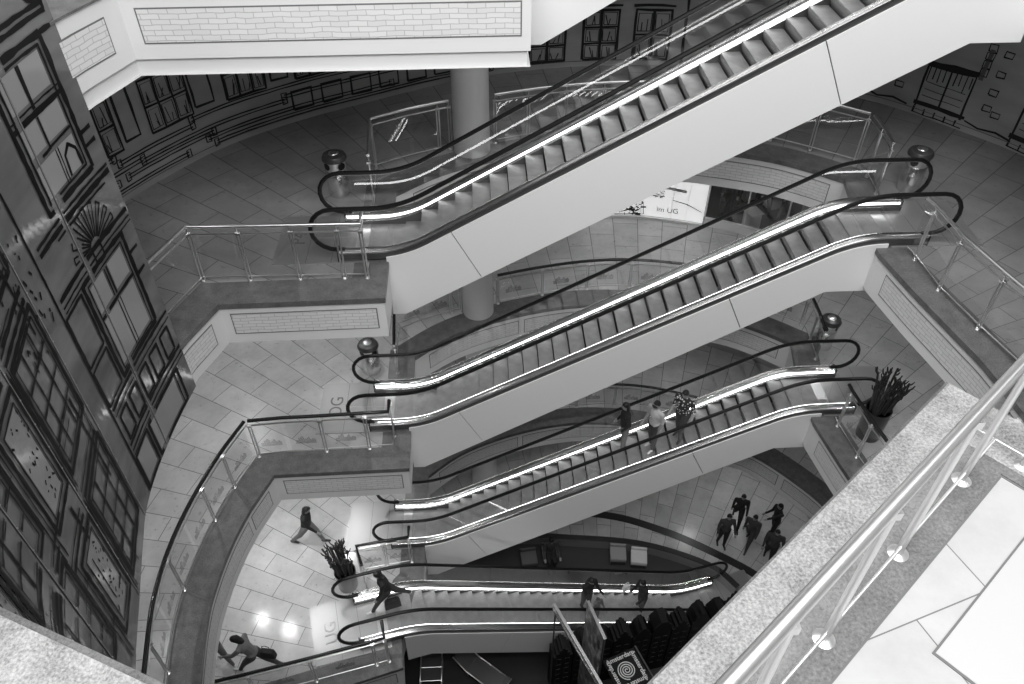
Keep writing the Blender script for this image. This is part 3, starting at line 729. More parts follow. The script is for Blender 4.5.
# ------------------------------------------------------------------ printed glass screen hanging on the left
SCR = dense([(-5.47, 10.62), (-5.58, 9.6), (-5.62, 8.6), (-5.57, 7.8), (-5.42, 7.1), (-5.2, 6.2), (-4.95, 5.2), (-4.62, 4.3), (-4.2, 3.6)], 8)
SS = plen(SCR)
ST = thing('printed_glass_screen', 'tall curved glass screen printed with black line drawings of house fronts', 'screen')
SEAM = [0.0, 1.47, 2.95, 4.42, 5.9, SS[-1] - .01]; ZB, ZT = 9.36, 21.5
def sdraw(mb, pts, w, closed=False, m=1, jit=.012): draw(mb, SCR, SS, pts, w, .012, m, closed, jit, -1)
def squad(mb, s0, s1, z0, z1, m, off=.006, n=3):
    for i in range(n):
        a, b = s0 + (s1 - s0) * i / n, s0 + (s1 - s0) * (i + 1) / n
        pa, ta = at_s(SCR, SS, a); pb, tb = at_s(SCR, SS, b); na, nb = Vector((ta.y, -ta.x)) * -1, Vector((tb.y, -tb.x)) * -1
        A = pa + na * off; B = pb + nb * off
        mb.face([(A.x, A.y, z0), (B.x, B.y, z0), (B.x, B.y, z1), (A.x, A.y, z1)], m, [(a, z0), (b, z0), (b, z1), (a, z1)])
def clip(pts, a, b):     # keep only the pieces of a polyline inside a panel
    out = []; cur = []
    for (p, q) in zip(pts[:-1], pts[1:]):
        k = max(1, int(math.hypot(q[0] - p[0], q[1] - p[1]) / .12))
        for j in range(k + 1):
            t = j / k; s, z = p[0] + (q[0] - p[0]) * t, p[1] + (q[1] - p[1]) * t
            if a - 1e-6 <= s <= b + 1e-6: cur.append((s, z))
            else:
                if len(cur) > 1: out.append(cur)
                cur = []
    if len(cur) > 1: out.append(cur)
    return out
ART = []      # (polyline, width, material)
def ln(*pts, w=.05): ART.append((list(pts), w))
def rc(s0, s1, z0, z1, w=.05): ART.append(([(s0, z0), (s1, z0), (s1, z1), (s0, z1), (s0, z0)], w))
PANES = []
def facade(o, zo, tall=1.0):
    """one printed house front starting at s = o"""
    # upper window with fan ornament below
    rc(o + .42, o + 1.72, zo + 4.85, zo + 6.75, .11); rc(o + .53, o + 1.6, zo + 4.95, zo + 6.65, .05)
    ln((o + .45, zo + 6.0), (o + 1.7, zo + 6.0), w=.10); ln((o + .45, zo + 6.1), (o + 1.7, zo + 6.1), w=.03)
    ln((o + 1.1, zo + 6.05), (o + 1.1, zo + 6.6), w=.09); ln((o + 1.12, zo + 5.5), (o + 1.12, zo + 5.95), w=.05); ln((o + .55, zo + 5.55), (o + 1.6, zo + 5.5), w=.05)
    ln((o + 1.0, zo + 4.95), (o + .98, zo + 5.45), w=.03); ln((o + 1.06, zo + 4.95), (o + 1.04, zo + 5.45), w=.03)
    PANES.extend([(o + .58, o + 1.06, zo + 6.15, zo + 6.6), (o + 1.14, o + 1.56, zo + 6.15, zo + 6.6), (o + .58, o + 1.08, zo + 5.58, zo + 5.95), (o + 1.16, o + 1.56, zo + 5.58, zo + 5.95), (o + .58, o + 1.56, zo + 5.0, zo + 5.45)])
    ln((o + .6, zo + 5.0), (o + .62, zo + 5.25), (o + .75, zo + 5.38), (o + .9, zo + 5.28), (o + .93, zo + 5.0), w=.07)
    ln((o + .1, zo + 4.62), (o + 2.3, zo + 4.62), w=.1); ln((o + .1, zo + 4.72), (o + 2.3, zo + 4.72), w=.05); ln((o + .3, zo + 4.52), (o + 1.8, zo + 4.52), w=.04)
    c = (o + 1.05, zo + 3.95)
    for k in range(9):
        a = PI * (.06 + .11 * k); r1 = .62; ln((c[0] + .14 * math.cos(a), c[1] + .10 * math.sin(a)), (c[0] + r1 * math.cos(a - .06), c[1] + r1 * .95 * math.sin(a - .06)), (c[0] + r1 * math.cos(a + .1), c[1] + r1 * .95 * math.sin(a + .1)), (c[0] + .14 * math.cos(a + .1), c[1] + .1 * math.sin(a + .1)), w=.035)
    rc(o + .95, o + 1.2, zo + 3.68, zo + 3.95, .06)
    # cornice
    for z, w in ((3.92, .1), (3.8, .04), (3.72, .03)): ln((o + .05, zo + z), (o + 2.35, zo + z), w=w)
    # middle window
    rc(o + .4, o + 1.75, zo + 1.95, zo + 3.7, .11); rc(o + .5, o + 1.64, zo + 2.02, zo + 3.6, .035)
    ln((o + .5, zo + 3.0), (o + 1.64, zo + 3.0), w=.08); ln((o + 1.05, zo + 3.05), (o + 1.05, zo + 3.55), w=.05); ln((o + 1.12, zo + 3.05), (o + 1.12, zo + 3.55), w=.04)
    ln((o + 1.02, zo + 2.05), (o + 1.02, zo + 2.95), w=.03); ln((o + 1.1, zo + 2.05), (o + 1.1, zo + 2.95), w=.03)
    PANES.extend([(o + .55, o + 1.0, zo + 3.08, zo + 3.55), (o + 1.16, o + 1.6, zo + 3.08, zo + 3.55), (o + .55, o + 1.6, zo + 2.08, zo + 2.94)])
    rc(o + 1.85, o + 2.42, zo + 2.75, zo + 3.65, .06); rc(o + 1.85, o + 2.42, zo + 1.95, zo + 2.65, .06)
    # balustrade
    for z, w in ((1.85, .08), (1.72, .04), (1.05, .09), (.93, .05), (.84, .03)): ln((o + .05, zo + z), (o + 2.4, zo + z), w=w)
    for k in range(5): rc(o + .2 + k * .45, o + .5 + k * .45, zo + 1.12, zo + 1.62, .075)
    # lower windows
    rc(o + .38, o + 1.72, zo + .03, zo + .78, .09); rc(o + 1.82, o + 2.42, zo + .03, zo + .78, .08); ln((o + .5, zo + .05), (o + .5, zo + .75), w=.04)
    PANES.extend([(o + .56, o + 1.66, zo + .1, zo + .72), (o + 1.9, o + 2.36, zo + .1, zo + .72)])
    ln((o + 2.47, zo + 0), (o + 2.45, zo + 7), w=.06); ln((o + .08, zo + 1.0), (o + .08, zo + 6.4), w=.0) if False else None
    # scroll work above
    rc(o + .15, o + 2.3, zo + 6.95, zo + 7.05, .08)
    for k in range(16):
        x, z = o + random.uniform(.2, 2.2), zo + random.uniform(7.15, 8.5); r = random.uniform(.1, .25); a0 = random.uniform(0, 6)
        ln(*[(x + r * math.cos(a0 + t * .6) * (1 - t * .09), z + r * math.sin(a0 + t * .6) * (1 - t * .09)) for t in range(7)], w=.09)
    ln((o + .15, zo + 8.7), (o + 2.3, zo + 8.7), w=.1)
    # bars across the free edge
    for z in (6.95, 6.75, 5.35, 5.15, 3.3, 2.9): ln((o, zo + z), (o + .4, zo + z), w=.08)
def lattice(o, zo):
    """second printed front: small panes, frames, speckled fields"""
    for dz in (0, 2.35, 4.7):
        z0 = zo + dz
        rc(o + .1, o + 1.3, z0 + .2, z0 + 2.0, .1); rc(o + .2, o + 1.2, z0 + .3, z0 + 1.9, .04)
        for k in (1, 2): ln((o + .1 + .4 * k, z0 + .3), (o + .1 + .4 * k, z0 + 1.9), w=.055)
        for k in (1, 2, 3): ln((o + .2, z0 + .3 + .4 * k), (o + 1.2, z0 + .3 + .4 * k), w=.055)
        ln((o, z0 + 2.12), (o + 2.6, z0 + 2.12), w=.08); ln((o, z0 + 2.24), (o + 2.6, z0 + 2.24), w=.04)
        rc(o + 1.5, o + 2.3, z0 + .3, z0 + 1.95, .09); rc(o + 1.62, o + 2.18, z0 + .42, z0 + 1.83, .035)
        PANES.append((o + 1.66, o + 2.14, z0 + .46, z0 + 1.8))
        for k in range(26):
            x, z = o + 1.66 + random.random() * .46, z0 + .5 + random.random() * 1.25; ln((x, z), (x + random.uniform(-.06, .06), z + random.uniform(-.08, .08)), w=.035)
        for x in (1.36, 1.43, 2.4, 2.5): ln((o + x, z0), (o + x, z0 + 2.1), w=.04)
facade(0.0, 9.4); lattice(2.95, 9.5); lattice(5.4, 10.0)
for z in (16.9, 17.4): ln((2.5, z), (6, z), w=.08)
for k in range(14):
    x = random.uniform(2.98, 5.2); z = random.uniform(9.5, 15); ln((x, z), (x + random.uniform(-.02, .02), z + random.uniform(.5, 1.8)), w=random.choice((.025, .04, .07)))
for k in range(14):
    x = random.uniform(3.0, 5.6); z = random.uniform(9.6, 15); ln((x, z), (x + random.uniform(.5, 1.2), z), w=random.choice((.03, .06)))
for k in range(40):
    x, z = random.uniform(2.6, 3.7), random.uniform(13.2, 14.6); ln((x, z), (x + random.uniform(-.08, .08), z + random.uniform(-.12, .12)), w=.05)
for a, b in zip(SEAM[:-1], SEAM[1:]):
    mb = MB(); n = 10
    for i in range(n):
        s0, s1 = a + .012 + (b - a - .024) * i / n, a + .012 + (b - a - .024) * (i + 1) / n
        p, t0 = at_s(SCR, SS, s0); q, t1 = at_s(SCR, SS, s1); nn = Vector((t0.y, -t0.x)) * -1
        for off in (0, -.02):
            A, B = p + nn * off, q + nn * off
            mb.face([(A.x, A.y, ZB), (B.x, B.y, ZB), (B.x, B.y, ZT), (A.x, A.y, ZT)], 0, [(s0, ZB), (s1, ZB), (s1, ZT), (s0, ZT)])
        A, B = p, q; C, D = q - nn * .02, p - nn * .02
        mb.face([(A.x, A.y, ZB), (B.x, B.y, ZB), (C.x, C.y, ZB), (D.x, D.y, ZB)], 0)
    for pts, w in ART:
        for piece in clip(pts, a + .02, b - .02): draw(mb, SCR, SS, piece, w * .8, .012, 1, False, .005, -1)
    for s0, s1, z0, z1 in PANES:
        x0, x1 = max(s0, a + .02), min(s1, b - .02)
        if x1 - x0 > .05: squad(mb, x0, x1, z0, z1, 2)
    mb.build('glass_panel', [M['screen'], M['screen_ink'], M['pane_tint']], ST, fix=False)
mb = MB()
for s in SEAM[1:-1]:
    p, t = at_s(SCR, SS, s); nn = Vector((t.y, -t.x)) * -1; q = p + nn * .01
    mb.tube([(q.x, q.y, ZB), (q.x, q.y, ZT)], .005, 6)
    for k in range(30):
        z = ZB + .2 + k * .4; mb.tube([(q.x, q.y, z), (q.x + nn.x * .012, q.y + nn.y * .012, z)], .010, 8)
mb.build('clamping_strips', M['pane_tint'], ST)
# ------------------------------------------------------------------ shop on the second gallery
def sub_ring(a, b, n=10): return [tuple(at_s(RING, SW, a + (b - a) * i / n)[0]) for i in range(n + 1)]
S0, S1, S2 = 18.1, 22.15, 26.4
for a, b in ((0, S1), (S2, SW[-1])):
    P = sub_ring(a, b, 40); struct(ring_wall('wall_back', P, F2, F3 - 1, 0).build('wall_back', M['wall'], fix=False))
inP = sub_ring(S1, S2, 10)
def outw(p, d): c = Vector((3.1, 8.0)); q = Vector(p); return tuple(q + (q - c).normalized() * d)
mb = MB()
far_ = [outw(p, 4.0) for p in inP]
for a, b, c, d in zip(inP[:-1], inP[1:], far_[1:], far_[:-1]): mb.face([(*a, F2), (*b, F2), (*c, F2), (*d, F2)])
struct(mb.build('floor', M['charcoal']))
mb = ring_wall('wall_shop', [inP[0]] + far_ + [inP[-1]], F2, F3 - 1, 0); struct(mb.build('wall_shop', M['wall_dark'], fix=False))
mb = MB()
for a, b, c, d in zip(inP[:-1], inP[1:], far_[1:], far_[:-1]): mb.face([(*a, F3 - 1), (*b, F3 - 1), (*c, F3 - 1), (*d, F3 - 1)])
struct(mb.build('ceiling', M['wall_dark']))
T = thing('shop_sign', 'large lit white curved shop sign reading im UG behind the far railing', 'sign')
P = [Vector(p) - (Vector(p) - Vector((3.1, 8))).normalized() * .12 for p in sub_ring(S0, S1 - .05, 14)]
mb = MB(); SP = plen(P); zt0, zt1 = F2 + .10, F3 - 1.15
for i in range(len(P) - 1):
    a, b = P[i], P[i + 1]
    mb.face([(a.x, a.y, zt0), (b.x, b.y, zt0), (b.x, b.y, zt1), (a.x, a.y, zt1)], 0)
    n = (a - Vector((3.1, 8))).normalized() * .1
    mb.face([(a.x, a.y, zt0), (b.x, b.y, zt0), (b.x + n.x, b.y + n.y, zt0), (a.x + n.x, a.y + n.y, zt0)], 0)
    mb.face([(a.x, a.y, zt1), (b.x, b.y, zt1), (b.x + n.x, b.y + n.y, zt1), (a.x + n.x, a.y + n.y, zt1)], 0)
# thin joints and the dark sketch
def sg(mb, pts, w, m=1): draw(mb, P, SP, pts, w, .01, m, False, .01, 1)
for s in (.9, 1.9, 2.9, 3.4): sg(mb, [(s, zt0), (s + .05, zt1)], .014, 2)
for k in range(46):
    x, z = .95 + random.random() * 1.0, 5.34 + random.random() * .42; sg(mb, [(x, z), (x + random.uniform(-.2, .2), z + random.uniform(-.12, .12))], random.choice((.02, .035, .06)))
sg(mb, [(1.0, 5.32), (2.0, 5.36), (1.95, 5.8), (1.6, 5.5), (1.2, 5.62), (1.0, 5.32)], .03)
for k in range(20):
    x, z = 2.05 + random.random() * .6, 6.05 + random.random() * .28; sg(mb, [(x, z), (x + random.uniform(-.15, .25), z + random.uniform(-.05, .05))], random.choice((.02, .05)), random.choice((1, 2)))
sg(mb, [(2.0, 6.3), (2.7, 6.42), (3.3, 6.38)], .10, 2); sg(mb, [(2.9, 6.0), (3.4, 5.9), (3.9, 5.7)], .04, 2)
M['sketch_grey'] = mat('sketch_grey', .45, .6)
mb.build('sign_face', [M['lightbox'], M['ink'], M['sketch_grey']], T, fix=False)
mb = MB()
for i in range(len(P) - 1):
    a, b = P[i], P[i + 1]; n = (a - Vector((3.1, 8))).normalized() * .12
    for off, z0, z1 in ((-.10, F2, F2 + .09),):
        A = a + n / .12 * off; B = b + n / .12 * off
        mb.face([(A.x, A.y, z0), (B.x, B.y, z0), (B.x, B.y, z1), (A.x, A.y, z1)]); mb.face([(A.x, A.y, z1), (B.x, B.y, z1), (b.x, b.y, z1), (a.x, a.y, z1)])
mb.build('sign_plinth', M['white'], T, fix=False)
def text_mesh(body, size, name, m, parent=None, bold=0.0, extrude=.003):
    cu = bpy.data.curves.new(name, 'FONT'); cu.body = body; cu.size = size; cu.extrude = extrude; cu.offset = bold; cu.align_x = 'CENTER'; cu.align_y = 'CENTER'
    to = bpy.data.objects.new(name, cu); COL.objects.link(to); cu.materials.append(m)
    me = bpy.data.meshes.new_from_object(to.evaluated_get(bpy.context.evaluated_depsgraph_get())); bpy.data.objects.remove(to)
    o = bpy.data.objects.new(name, me); COL.objects.link(o)
    if parent: o.parent = parent
    return o
pos, tg = at_s(P, SP, 2.78); lt = text_mesh('im UG', .27, 'lettering', M['letter'], T)
lt.location = (pos.x + tg.y * .03, pos.y - tg.x * .03, 5.6); lt.rotation_euler = (PI / 2, 0, math.atan2(tg.y, tg.x))
# shop window with sill
T = thing('shop_window', 'clear shop window with slim posts and white sill right of the lit sign', 'shop window')
mb = MB()
for a, b in zip(inP[:-1], inP[1:]): mb.face([(*a, F2 + .3), (*b, F2 + .3), (*b, F3 - 1), (*a, F3 - 1)])
mb.build('window_glass', M['rail_glass'], T, fix=False)
mb = MB()
for a, b in zip(inP[:-1], inP[1:]):
    a2, b2 = outw(a, -.12), outw(b, -.12)
    mb.face([(*a2, F2), (*b2, F2), (*b2, F2 + .3), (*a2, F2 + .3)]); mb.face([(*a2, F2 + .3), (*b2, F2 + .3), (*b, F2 + .3), (*a, F2 + .3)])
mb.build('window_sill', M['white'], T, fix=False)
for p in inP[0::3]:
    mb = MB(); mb.tube([(*p, F2 + .3), (*p, F3 - 1)], .03, 8); mb.build('window_post', M['steel'], T)
for k, (x, y, h) in enumerate(((8.95, 21.45, .55), (9.3, 23.2, .8), (10.0, 22.6, .6), (10.75, 21.2, .9))):
    mb = MB(); mb.box((x, y, F2 + h / 2), (.42, .42, h), .3); mb.box((x, y, F2 + h + .015), (.5, .5, .03), .3)
    tag(mb.build('display_plinth', M['white'], origin=(x, y, F2)), ('low white display plinth nearest the lit sign', 'taller white display plinth, second from the lit sign', 'white display plinth, third from the lit sign', 'tallest white display plinth, farthest from the lit sign')[k] + ' inside the shop window', 'plinth', 'display plinths')

# ------------------------------------------------------------------ litter bins
def bin_(label, x, y, z, r=.24, h=1.02):
    T = thing('litter_bin', label, 'bin', (x, y, z))
    mb = MB(); mb.lathe([(r * .96, 0), (r, .02), (r, h * .62), (r * .97, h * .63)], (0, 0, 0), 28); mb.build('body', M['steel_b'], T, smooth=True)
    mb = MB(); mb.lathe([(r * .93, h * .63), (r * .93, h * .86)], (0, 0, 0), 28); n = mb.build('neck', M['steel'], T, smooth=True)
    for a in (-2.4, -.75, 1.2):
        mb = MB(); c, s_ = math.cos(a), math.sin(a); mb.tube([(c * r * .82, s_ * r * .82, h * .745), (c * r * .95, s_ * r * .95, h * .745)], r * .36, 16); mb.build('opening', M['rubber'], n)
    mb = MB(); mb.lathe([(r * 1.14, h * .86), (r * 1.16, h * .90), (r * 1.0, h * .97), (r * .55, h * 1.0)], (0, 0, 0), 28); mb.build('lid', M['dark_metal'], T, smooth=True)
    mb = MB(); mb.lathe([(r * .5, h * 1.0), (r * .45, h * 1.015), (.02, h * 1.03)], (0, 0, 0), 20); mb.build('ash_grate', M['steel'], T)
bin_('steel litter bin behind the left end of the upper escalator', -3.19, 15.63, F3)
bin_('steel litter bin at the right end of the middle escalator, third gallery', 9.80, 15.2, F3)
bin_('dark shaded litter bin under the third gallery left of the middle escalator', -3.05, 15.15, F2)
bin_('steel litter bin on the second gallery near the potted plant end', 9.35, 15.55, F2)

# ------------------------------------------------------------------ potted plants
M['pot'] = mat('dark_glazed_pot', .03, .3); M['soil'] = mat('soil', .03, .9); M['stalk'] = mat('dark_stalk', .035, .6)
def plant(label, x, y, z, r, hp, ht, lean, n, seed):
    R = random.Random(seed); T = thing('potted_plant', label, 'plant', (x, y, z))
    mb = MB(); mb.lathe([(r * .86, 0), (r * .9, .02), (r, hp), (r * .93, hp), (r * .9, hp - .05)], (0, 0, 0), 28); mb.build('pot', M['pot'], T, smooth=True)
    mb = MB(); mb.lathe([(r * .9, hp - .06), (r * .9, hp - .05)], (0, 0, 0), 28); mb.build('soil', M['soil'], T)
    for k in range(n):
        a = R.uniform(0, 2 * PI); q = r * .75 * math.sqrt(R.random()); hh = (ht - hp) * R.uniform(.55, 1.0); sp = R.uniform(.06, .26) * hh
        b = Vector((q * math.cos(a), q * math.sin(a), hp - .06)); e = b + Vector((math.cos(a) * sp + lean * hh, math.sin(a) * sp, hh)); mid = b.lerp(e, .55) - Vector((math.cos(a), math.sin(a), 0)) * sp * .14
        w = R.uniform(.020, .032); mb = MB(); mb.tube([b, mid, e], [w, w * .95, w * .85], 6)
        for j in range(2):
            t = R.uniform(.55, .95); p = mid.lerp(e, t); a2 = R.uniform(0, 6.28); mb.tube([p, p + Vector((math.cos(a2) * .07, math.sin(a2) * .07, .07)), p + Vector((math.cos(a2) * .10, math.sin(a2) * .10, .17))], [w * .8, w * .7, w * .5], 5)
        mb.build('stem', M['stalk'], T)
plant('dark pot of spiky stalks on the bright ground floor landing', -4.06, 11.86, F1, .30, .72, 1.85, -.06, 34, 3)
plant('tall dark pot of spiky stalks behind the right hand railing, second gallery', 9.36, 12.3, F2, .31, .95, 2.05, .06, 38, 5)

# ------------------------------------------------------------------ basement seating
M['seat_grey'] = mat('grey_upholstery', .30, .6); M['seat_pale'] = mat('pale_upholstery', .62, .55); M['seat_dark'] = mat('dark_upholstery', .10, .6)
def lounge_seat(label, x, y, rz, m):
    T = thing('lounge_seat', label, 'seat', (x, y, F0 + .012), rz, None)
    mb = MB(); mb.box((0, 0, .10), (.52, .52, .20)); mb.build('base', M['dark_metal'], T)
    mb = MB(); mb.box((0, 0, .30), (.56, .54, .18)); mb.box((0, -.26, .29), (.56, .04, .14)); c = mb.build('cushion', m, T); bv = c.modifiers.new('bevel', 'BEVEL'); bv.width = .03; bv.segments = 3
    mb = MB(); mb.box((0, .27, .44), (.56, .08, .14)); c = mb.build('backrest', m, T); bv = c.modifiers.new('bevel', 'BEVEL'); bv.width = .03; bv.segments = 3
lounge_seat('dark square seat left of the seated person in the basement pit', 1.30, 15.10, .10, M['seat_dark'])
lounge_seat('dark square seat under the seated person in the basement pit', 2.05, 15.30, .05, M['seat_dark'])
lounge_seat('mid grey square seat, empty, beside the pale one in the basement pit', 4.45, 15.12, -.10, M['seat_grey'])
lounge_seat('pale square seat, empty, by the curved wall of the basement pit', 5.16, 14.95, -.16, M['seat_pale'])
T = thing('frame_chair', 'low chair with two bright steel side rails under the lowest escalator', 'chair', (-2.0, 11.3, F0 + .012))
for s in (-1, 1):
    mb = MB(); mb.tube([(s * .33, .55, .72), (s * .33, .35, .40), (s * .33, -.40, .40), (s * .33, -.52, .30), (s * .33, -.45, .02), (s * .33, .35, .02), (s * .33, .40, .38)], .022, 8); mb.build('side_frame', M['steel'], T, smooth=True)
for y, z in ((-.42, .40), (.0, .41), (.50, .66)):
    mb = MB(); mb.tube([(-.33, y, z), (.33, y, z)], .018, 8); mb.build('cross_bar', M['steel'], T)
mb = MB(); mb.prism([(-.40, .37), (.33, .37), (.53, .68), (.56, .66), (.37, .35), (-.40, .35)], -.31, .31, 'y'); s_ = mb.build('sling', M['seat_dark'], T); s_.rotation_euler = (0, 0, PI / 2)
T = thing('lounger', 'steel framed lounger with shiny dark sling under the lowest escalator', 'lounger', (-.45, 11.15, F0 + .012), math.radians(-38))
for s in (-1, 1):
    mb = MB(); mb.tube([(-.85, s * .31, .75), (-.35, s * .31, .42), (.75, s * .31, .36), (.95, s * .31, .42)], .022, 8); mb.build('side_rail', M['steel'], T, smooth=True)
    for x in (-.3, .7):
        mb = MB(); mb.tube([(x, s * .31, .40), (x + .05, s * .31, .0)], .02, 8); mb.build('leg', M['steel'], T)
mb = MB(); mb.tube([(.95, -.31, .42), (.95, .31, .42)], .02, 8); mb.build('foot_bar', M['steel'], T)
mb = MB(); mb.prism([(-.84, .745), (-.35, .415), (.75, .355), (.94, .415), (.94, .395), (.75, .335), (-.35, .395), (-.84, .725)], -.29, .29, 'y'); mb.build('sling', mat('glossy_sling', .16, .25), T)

# ------------------------------------------------------------------ black house cutouts, boards and sign
names = ['leftmost black canal house cutout, mostly behind the tall boards', 'second black canal house cutout from the left, between the two boards', 'third black canal house cutout from the left, just right of the picture board',
         'fourth black canal house cutout from the left, above the square sign', 'fifth black canal house cutout from the left of the row', 'fifth black house cutout counted from the right of the row', 'fourth black canal house cutout from the right of the row',
         'third black canal house cutout from the right of the row', 'second black canal house cutout from the right of the row', 'rightmost black canal house cutout at the foot of the lowest escalator']
def gable(kind, w, h):
    a = w / 2
    if kind == 0: return [(-a, 0), (a, 0), (a, h - .45), (a * .72, h - .45), (a * .72, h - .28), (a * .42, h - .28), (a * .42, h - .10), (a * .16, h - .10), (a * .16, h), (-a * .16, h), (-a * .16, h - .10), (-a * .42, h - .10), (-a * .42, h - .28), (-a * .72, h - .28), (-a * .72, h - .45), (-a, h - .45)]
    if kind == 1: return [(-a, 0), (a, 0), (a, h - .5), (a * .8, h - .42), (a * .62, h - .2), (a * .35, h - .12), (a * .2, h), (-a * .2, h), (-a * .35, h - .12), (-a * .62, h - .2), (-a * .8, h - .42), (-a, h - .5)]
    return [(-a, 0), (a, 0), (a, h - .38), (a * 1.04, h - .33), (.10, h - .02), (.10, h), (-.10, h), (-.10, h - .02), (-a * 1.04, h - .33), (-a, h - .38)]
hd = math.atan(.18)
for k in range(10):
    X = 1.95 + k * .6; Y = 11.30 + .18 * (X - 4.75); h = (2.75, 2.9, 2.8, 2.95, 2.85, 3.0, 2.85, 3.0, 2.9, 3.0)[k]
    T = thing('house_cutout', names[k], 'house cutout', (X, Y, F0 + .012), hd, 'row of black canal house cutouts')
    g = gable(k % 3, .575, h)
    mb = MB(); mb.prism(g, -.23, .23, 'y'); mb.build('block', M['black'], T)
    mb = MB()
    for (a, za), (b, zb) in zip(g[2:-1], g[3:]): mb.tube([(a, -.232, za), (b, -.232, zb)], .008, 4)
    mb.build('gable_edge', M['black2'], T)
    for r in range(3):
        for c in (-1, 1):
            z = .55 + r * .62; mb = MB(); mb.tube([(c * .13 - .07, -.232, z), (c * .13 + .07, -.232, z), (c * .13 + .07, -.232, z + .34), (c * .13 - .07, -.232, z + .34)], .005, 4, closed=True); mb.build('window_outline', M['black2'], T)
def poster():
    m = mat('picture_print', .3, .35); t = NT(m); tc = t.n('ShaderNodeTexCoord'); mp = t.n('ShaderNodeMapping'); mp.inputs['Scale'].default_value = (1, 2.2, 1.2); t.l(tc.outputs['Object'], mp.inputs[0])
    n = t.n('ShaderNodeTexNoise', Scale=2.2, Detail=5.0, Roughness=.6); t.l(mp.outputs[0], n.inputs['Vector']); t.l(t.ramp(n.outputs['Fac'], [(.35, .06), (.52, .22), (.62, .5)]), t.b.inputs['Base Color']); return m
pa, pb = Vector((2.53, 10.62)), Vector((2.84, 9.55))
T = thing('picture_board', 'tall board with a mottled grey picture standing before the house cutouts', 'board', (*pa, F0 + .012))
d = pb - pa; L = d.length; an = math.atan2(d.y, d.x); ht = .75 - F0
def board(T, L, an, z0, z1, th, face, nm):
    co, si = math.cos(an), math.sin(an)
    mb = MB(); mb.box((co * L / 2, si * L / 2, (z0 + z1) / 2), (L, th, z1 - z0), an); mb.build('panel', M['dark_metal'], T)
    for s in (-1, 1):
        mb = MB(); q = (-si * s * (th / 2 + .006), co * s * (th / 2 + .006)); mb.box((co * L / 2 + q[0], si * L / 2 + q[1], (z0 + z1) / 2), (L - .06, .008, z1 - z0 - .06), an); mb.build(nm, face, T)
    mb = MB(); mb.box((co * L / 2, si * L / 2, z1 + .01), (L + .02, th + .03, .025), an); mb.build('top_edge', M['steel_b'], T)
board(T, L, an, 0, ht, .05, poster(), 'picture')
qa, qb = Vector((1.62, 10.58)), Vector((2.78, 7.95)); d = qb - qa; L = d.length; an = math.atan2(d.y, d.x)
T = thing('header_board', 'long narrow dark board on posts left of the picture board', 'board', (*qa, F0 + .012))
board(T, L, an, ht - .36, ht, .05, M['dark_metal'], 'side_face')
for t_ in (.03, .97):
    mb = MB(); p = d * t_; mb.tube([(p.x, p.y, 0), (p.x, p.y, ht - .36)], .025, 8); mb.build('post', M['dark_metal'], T)
for z in (ht - .10, ht - .2):
    mb = MB(); n_ = Vector((d.y, -d.x)).normalized() * -.035
    for s in (-1, 1): mb.tube([(n_.x * s, n_.y * s, z), (d.x + n_.x * s, d.y + n_.y * s, z)], .012, 6); 
    mb.build('trim_line', M['steel_b'], T)
# square sign with spiral and town name
SGX, SGY, SGZ, SGR = 3.66, 9.75, -1.5, math.radians(21)
T = thing('square_sign', 'black square sign with white spiral and white lettering round it', 'sign', (SGX, SGY, F0 + .012), SGR)
zz = SGZ - F0 - .012
mb = MB(); mb.box((0, 0, zz - .03), (1.0, 1.0, .06)); mb.build('board', M['black'], T)
mb = MB(); mb.box((0, 0, (zz - .06) / 2), (.16, .16, zz - .06)); mb.box((0, 0, .02), (.6, .6, .04)); mb.build('pedestal', M['dark_metal'], T)
mb = MB(); mb.tube([(.56, -.60, zz), (.56, .52, zz)], .035, 10); mb.build('side_rod', M['dark_metal'], T, smooth=True)
M['sign_white'] = mat('white_print', .85, .5)
mb = MB(); pts = []
for k in range(118):
    a = k * .2; r = .02 + .0105 * a; pts.append((r * math.cos(a), r * math.sin(a), zz + .004))
mb.tube(pts, .016, 6); mb.build('spiral', M['sign_white'], T)
for k in range(4):
    o = text_mesh('Amsterdam', .185, 'lettering', M['sign_white'], T, .003, .002); a = -k * PI / 2
    o.rotation_euler = (0, 0, a); o.location = (-.395 * math.sin(a), .395 * math.cos(a), zz + .004)

# ------------------------------------------------------------------ people
M['skin'] = mat('skin', .30, .5); M['c_black'] = mat('black_cloth', .018, .8); M['c_dark'] = mat('dark_cloth', .05, .8); M['c_mid'] = mat('grey_cloth', .18, .8)
M['c_pale'] = mat('pale_cloth', .55, .8); M['c_white'] = mat('white_cloth', .75, .8); M['hair_d'] = mat('dark_hair', .012, .5); M['hair_m'] = mat('mid_hair', .08, .5); M['shoe'] = mat('dark_shoe', .03, .5); M['shoe_w'] = mat('white_shoe', .7, .5)
def leafy():
    m = mat('patterned_cloth', .2, .8); t = NT(m); tc = t.n('ShaderNodeTexCoord'); n = t.n('ShaderNodeTexVoronoi', Scale=16.0); t.l(tc.outputs['Object'], n.inputs['Vector']); t.l(t.ramp(n.outputs['Distance'], [(.30, .8), (.42, .03)]), t.b.inputs['Base Color']); return m
M['c_pattern'] = leafy()
def V(*a): return Vector(a)
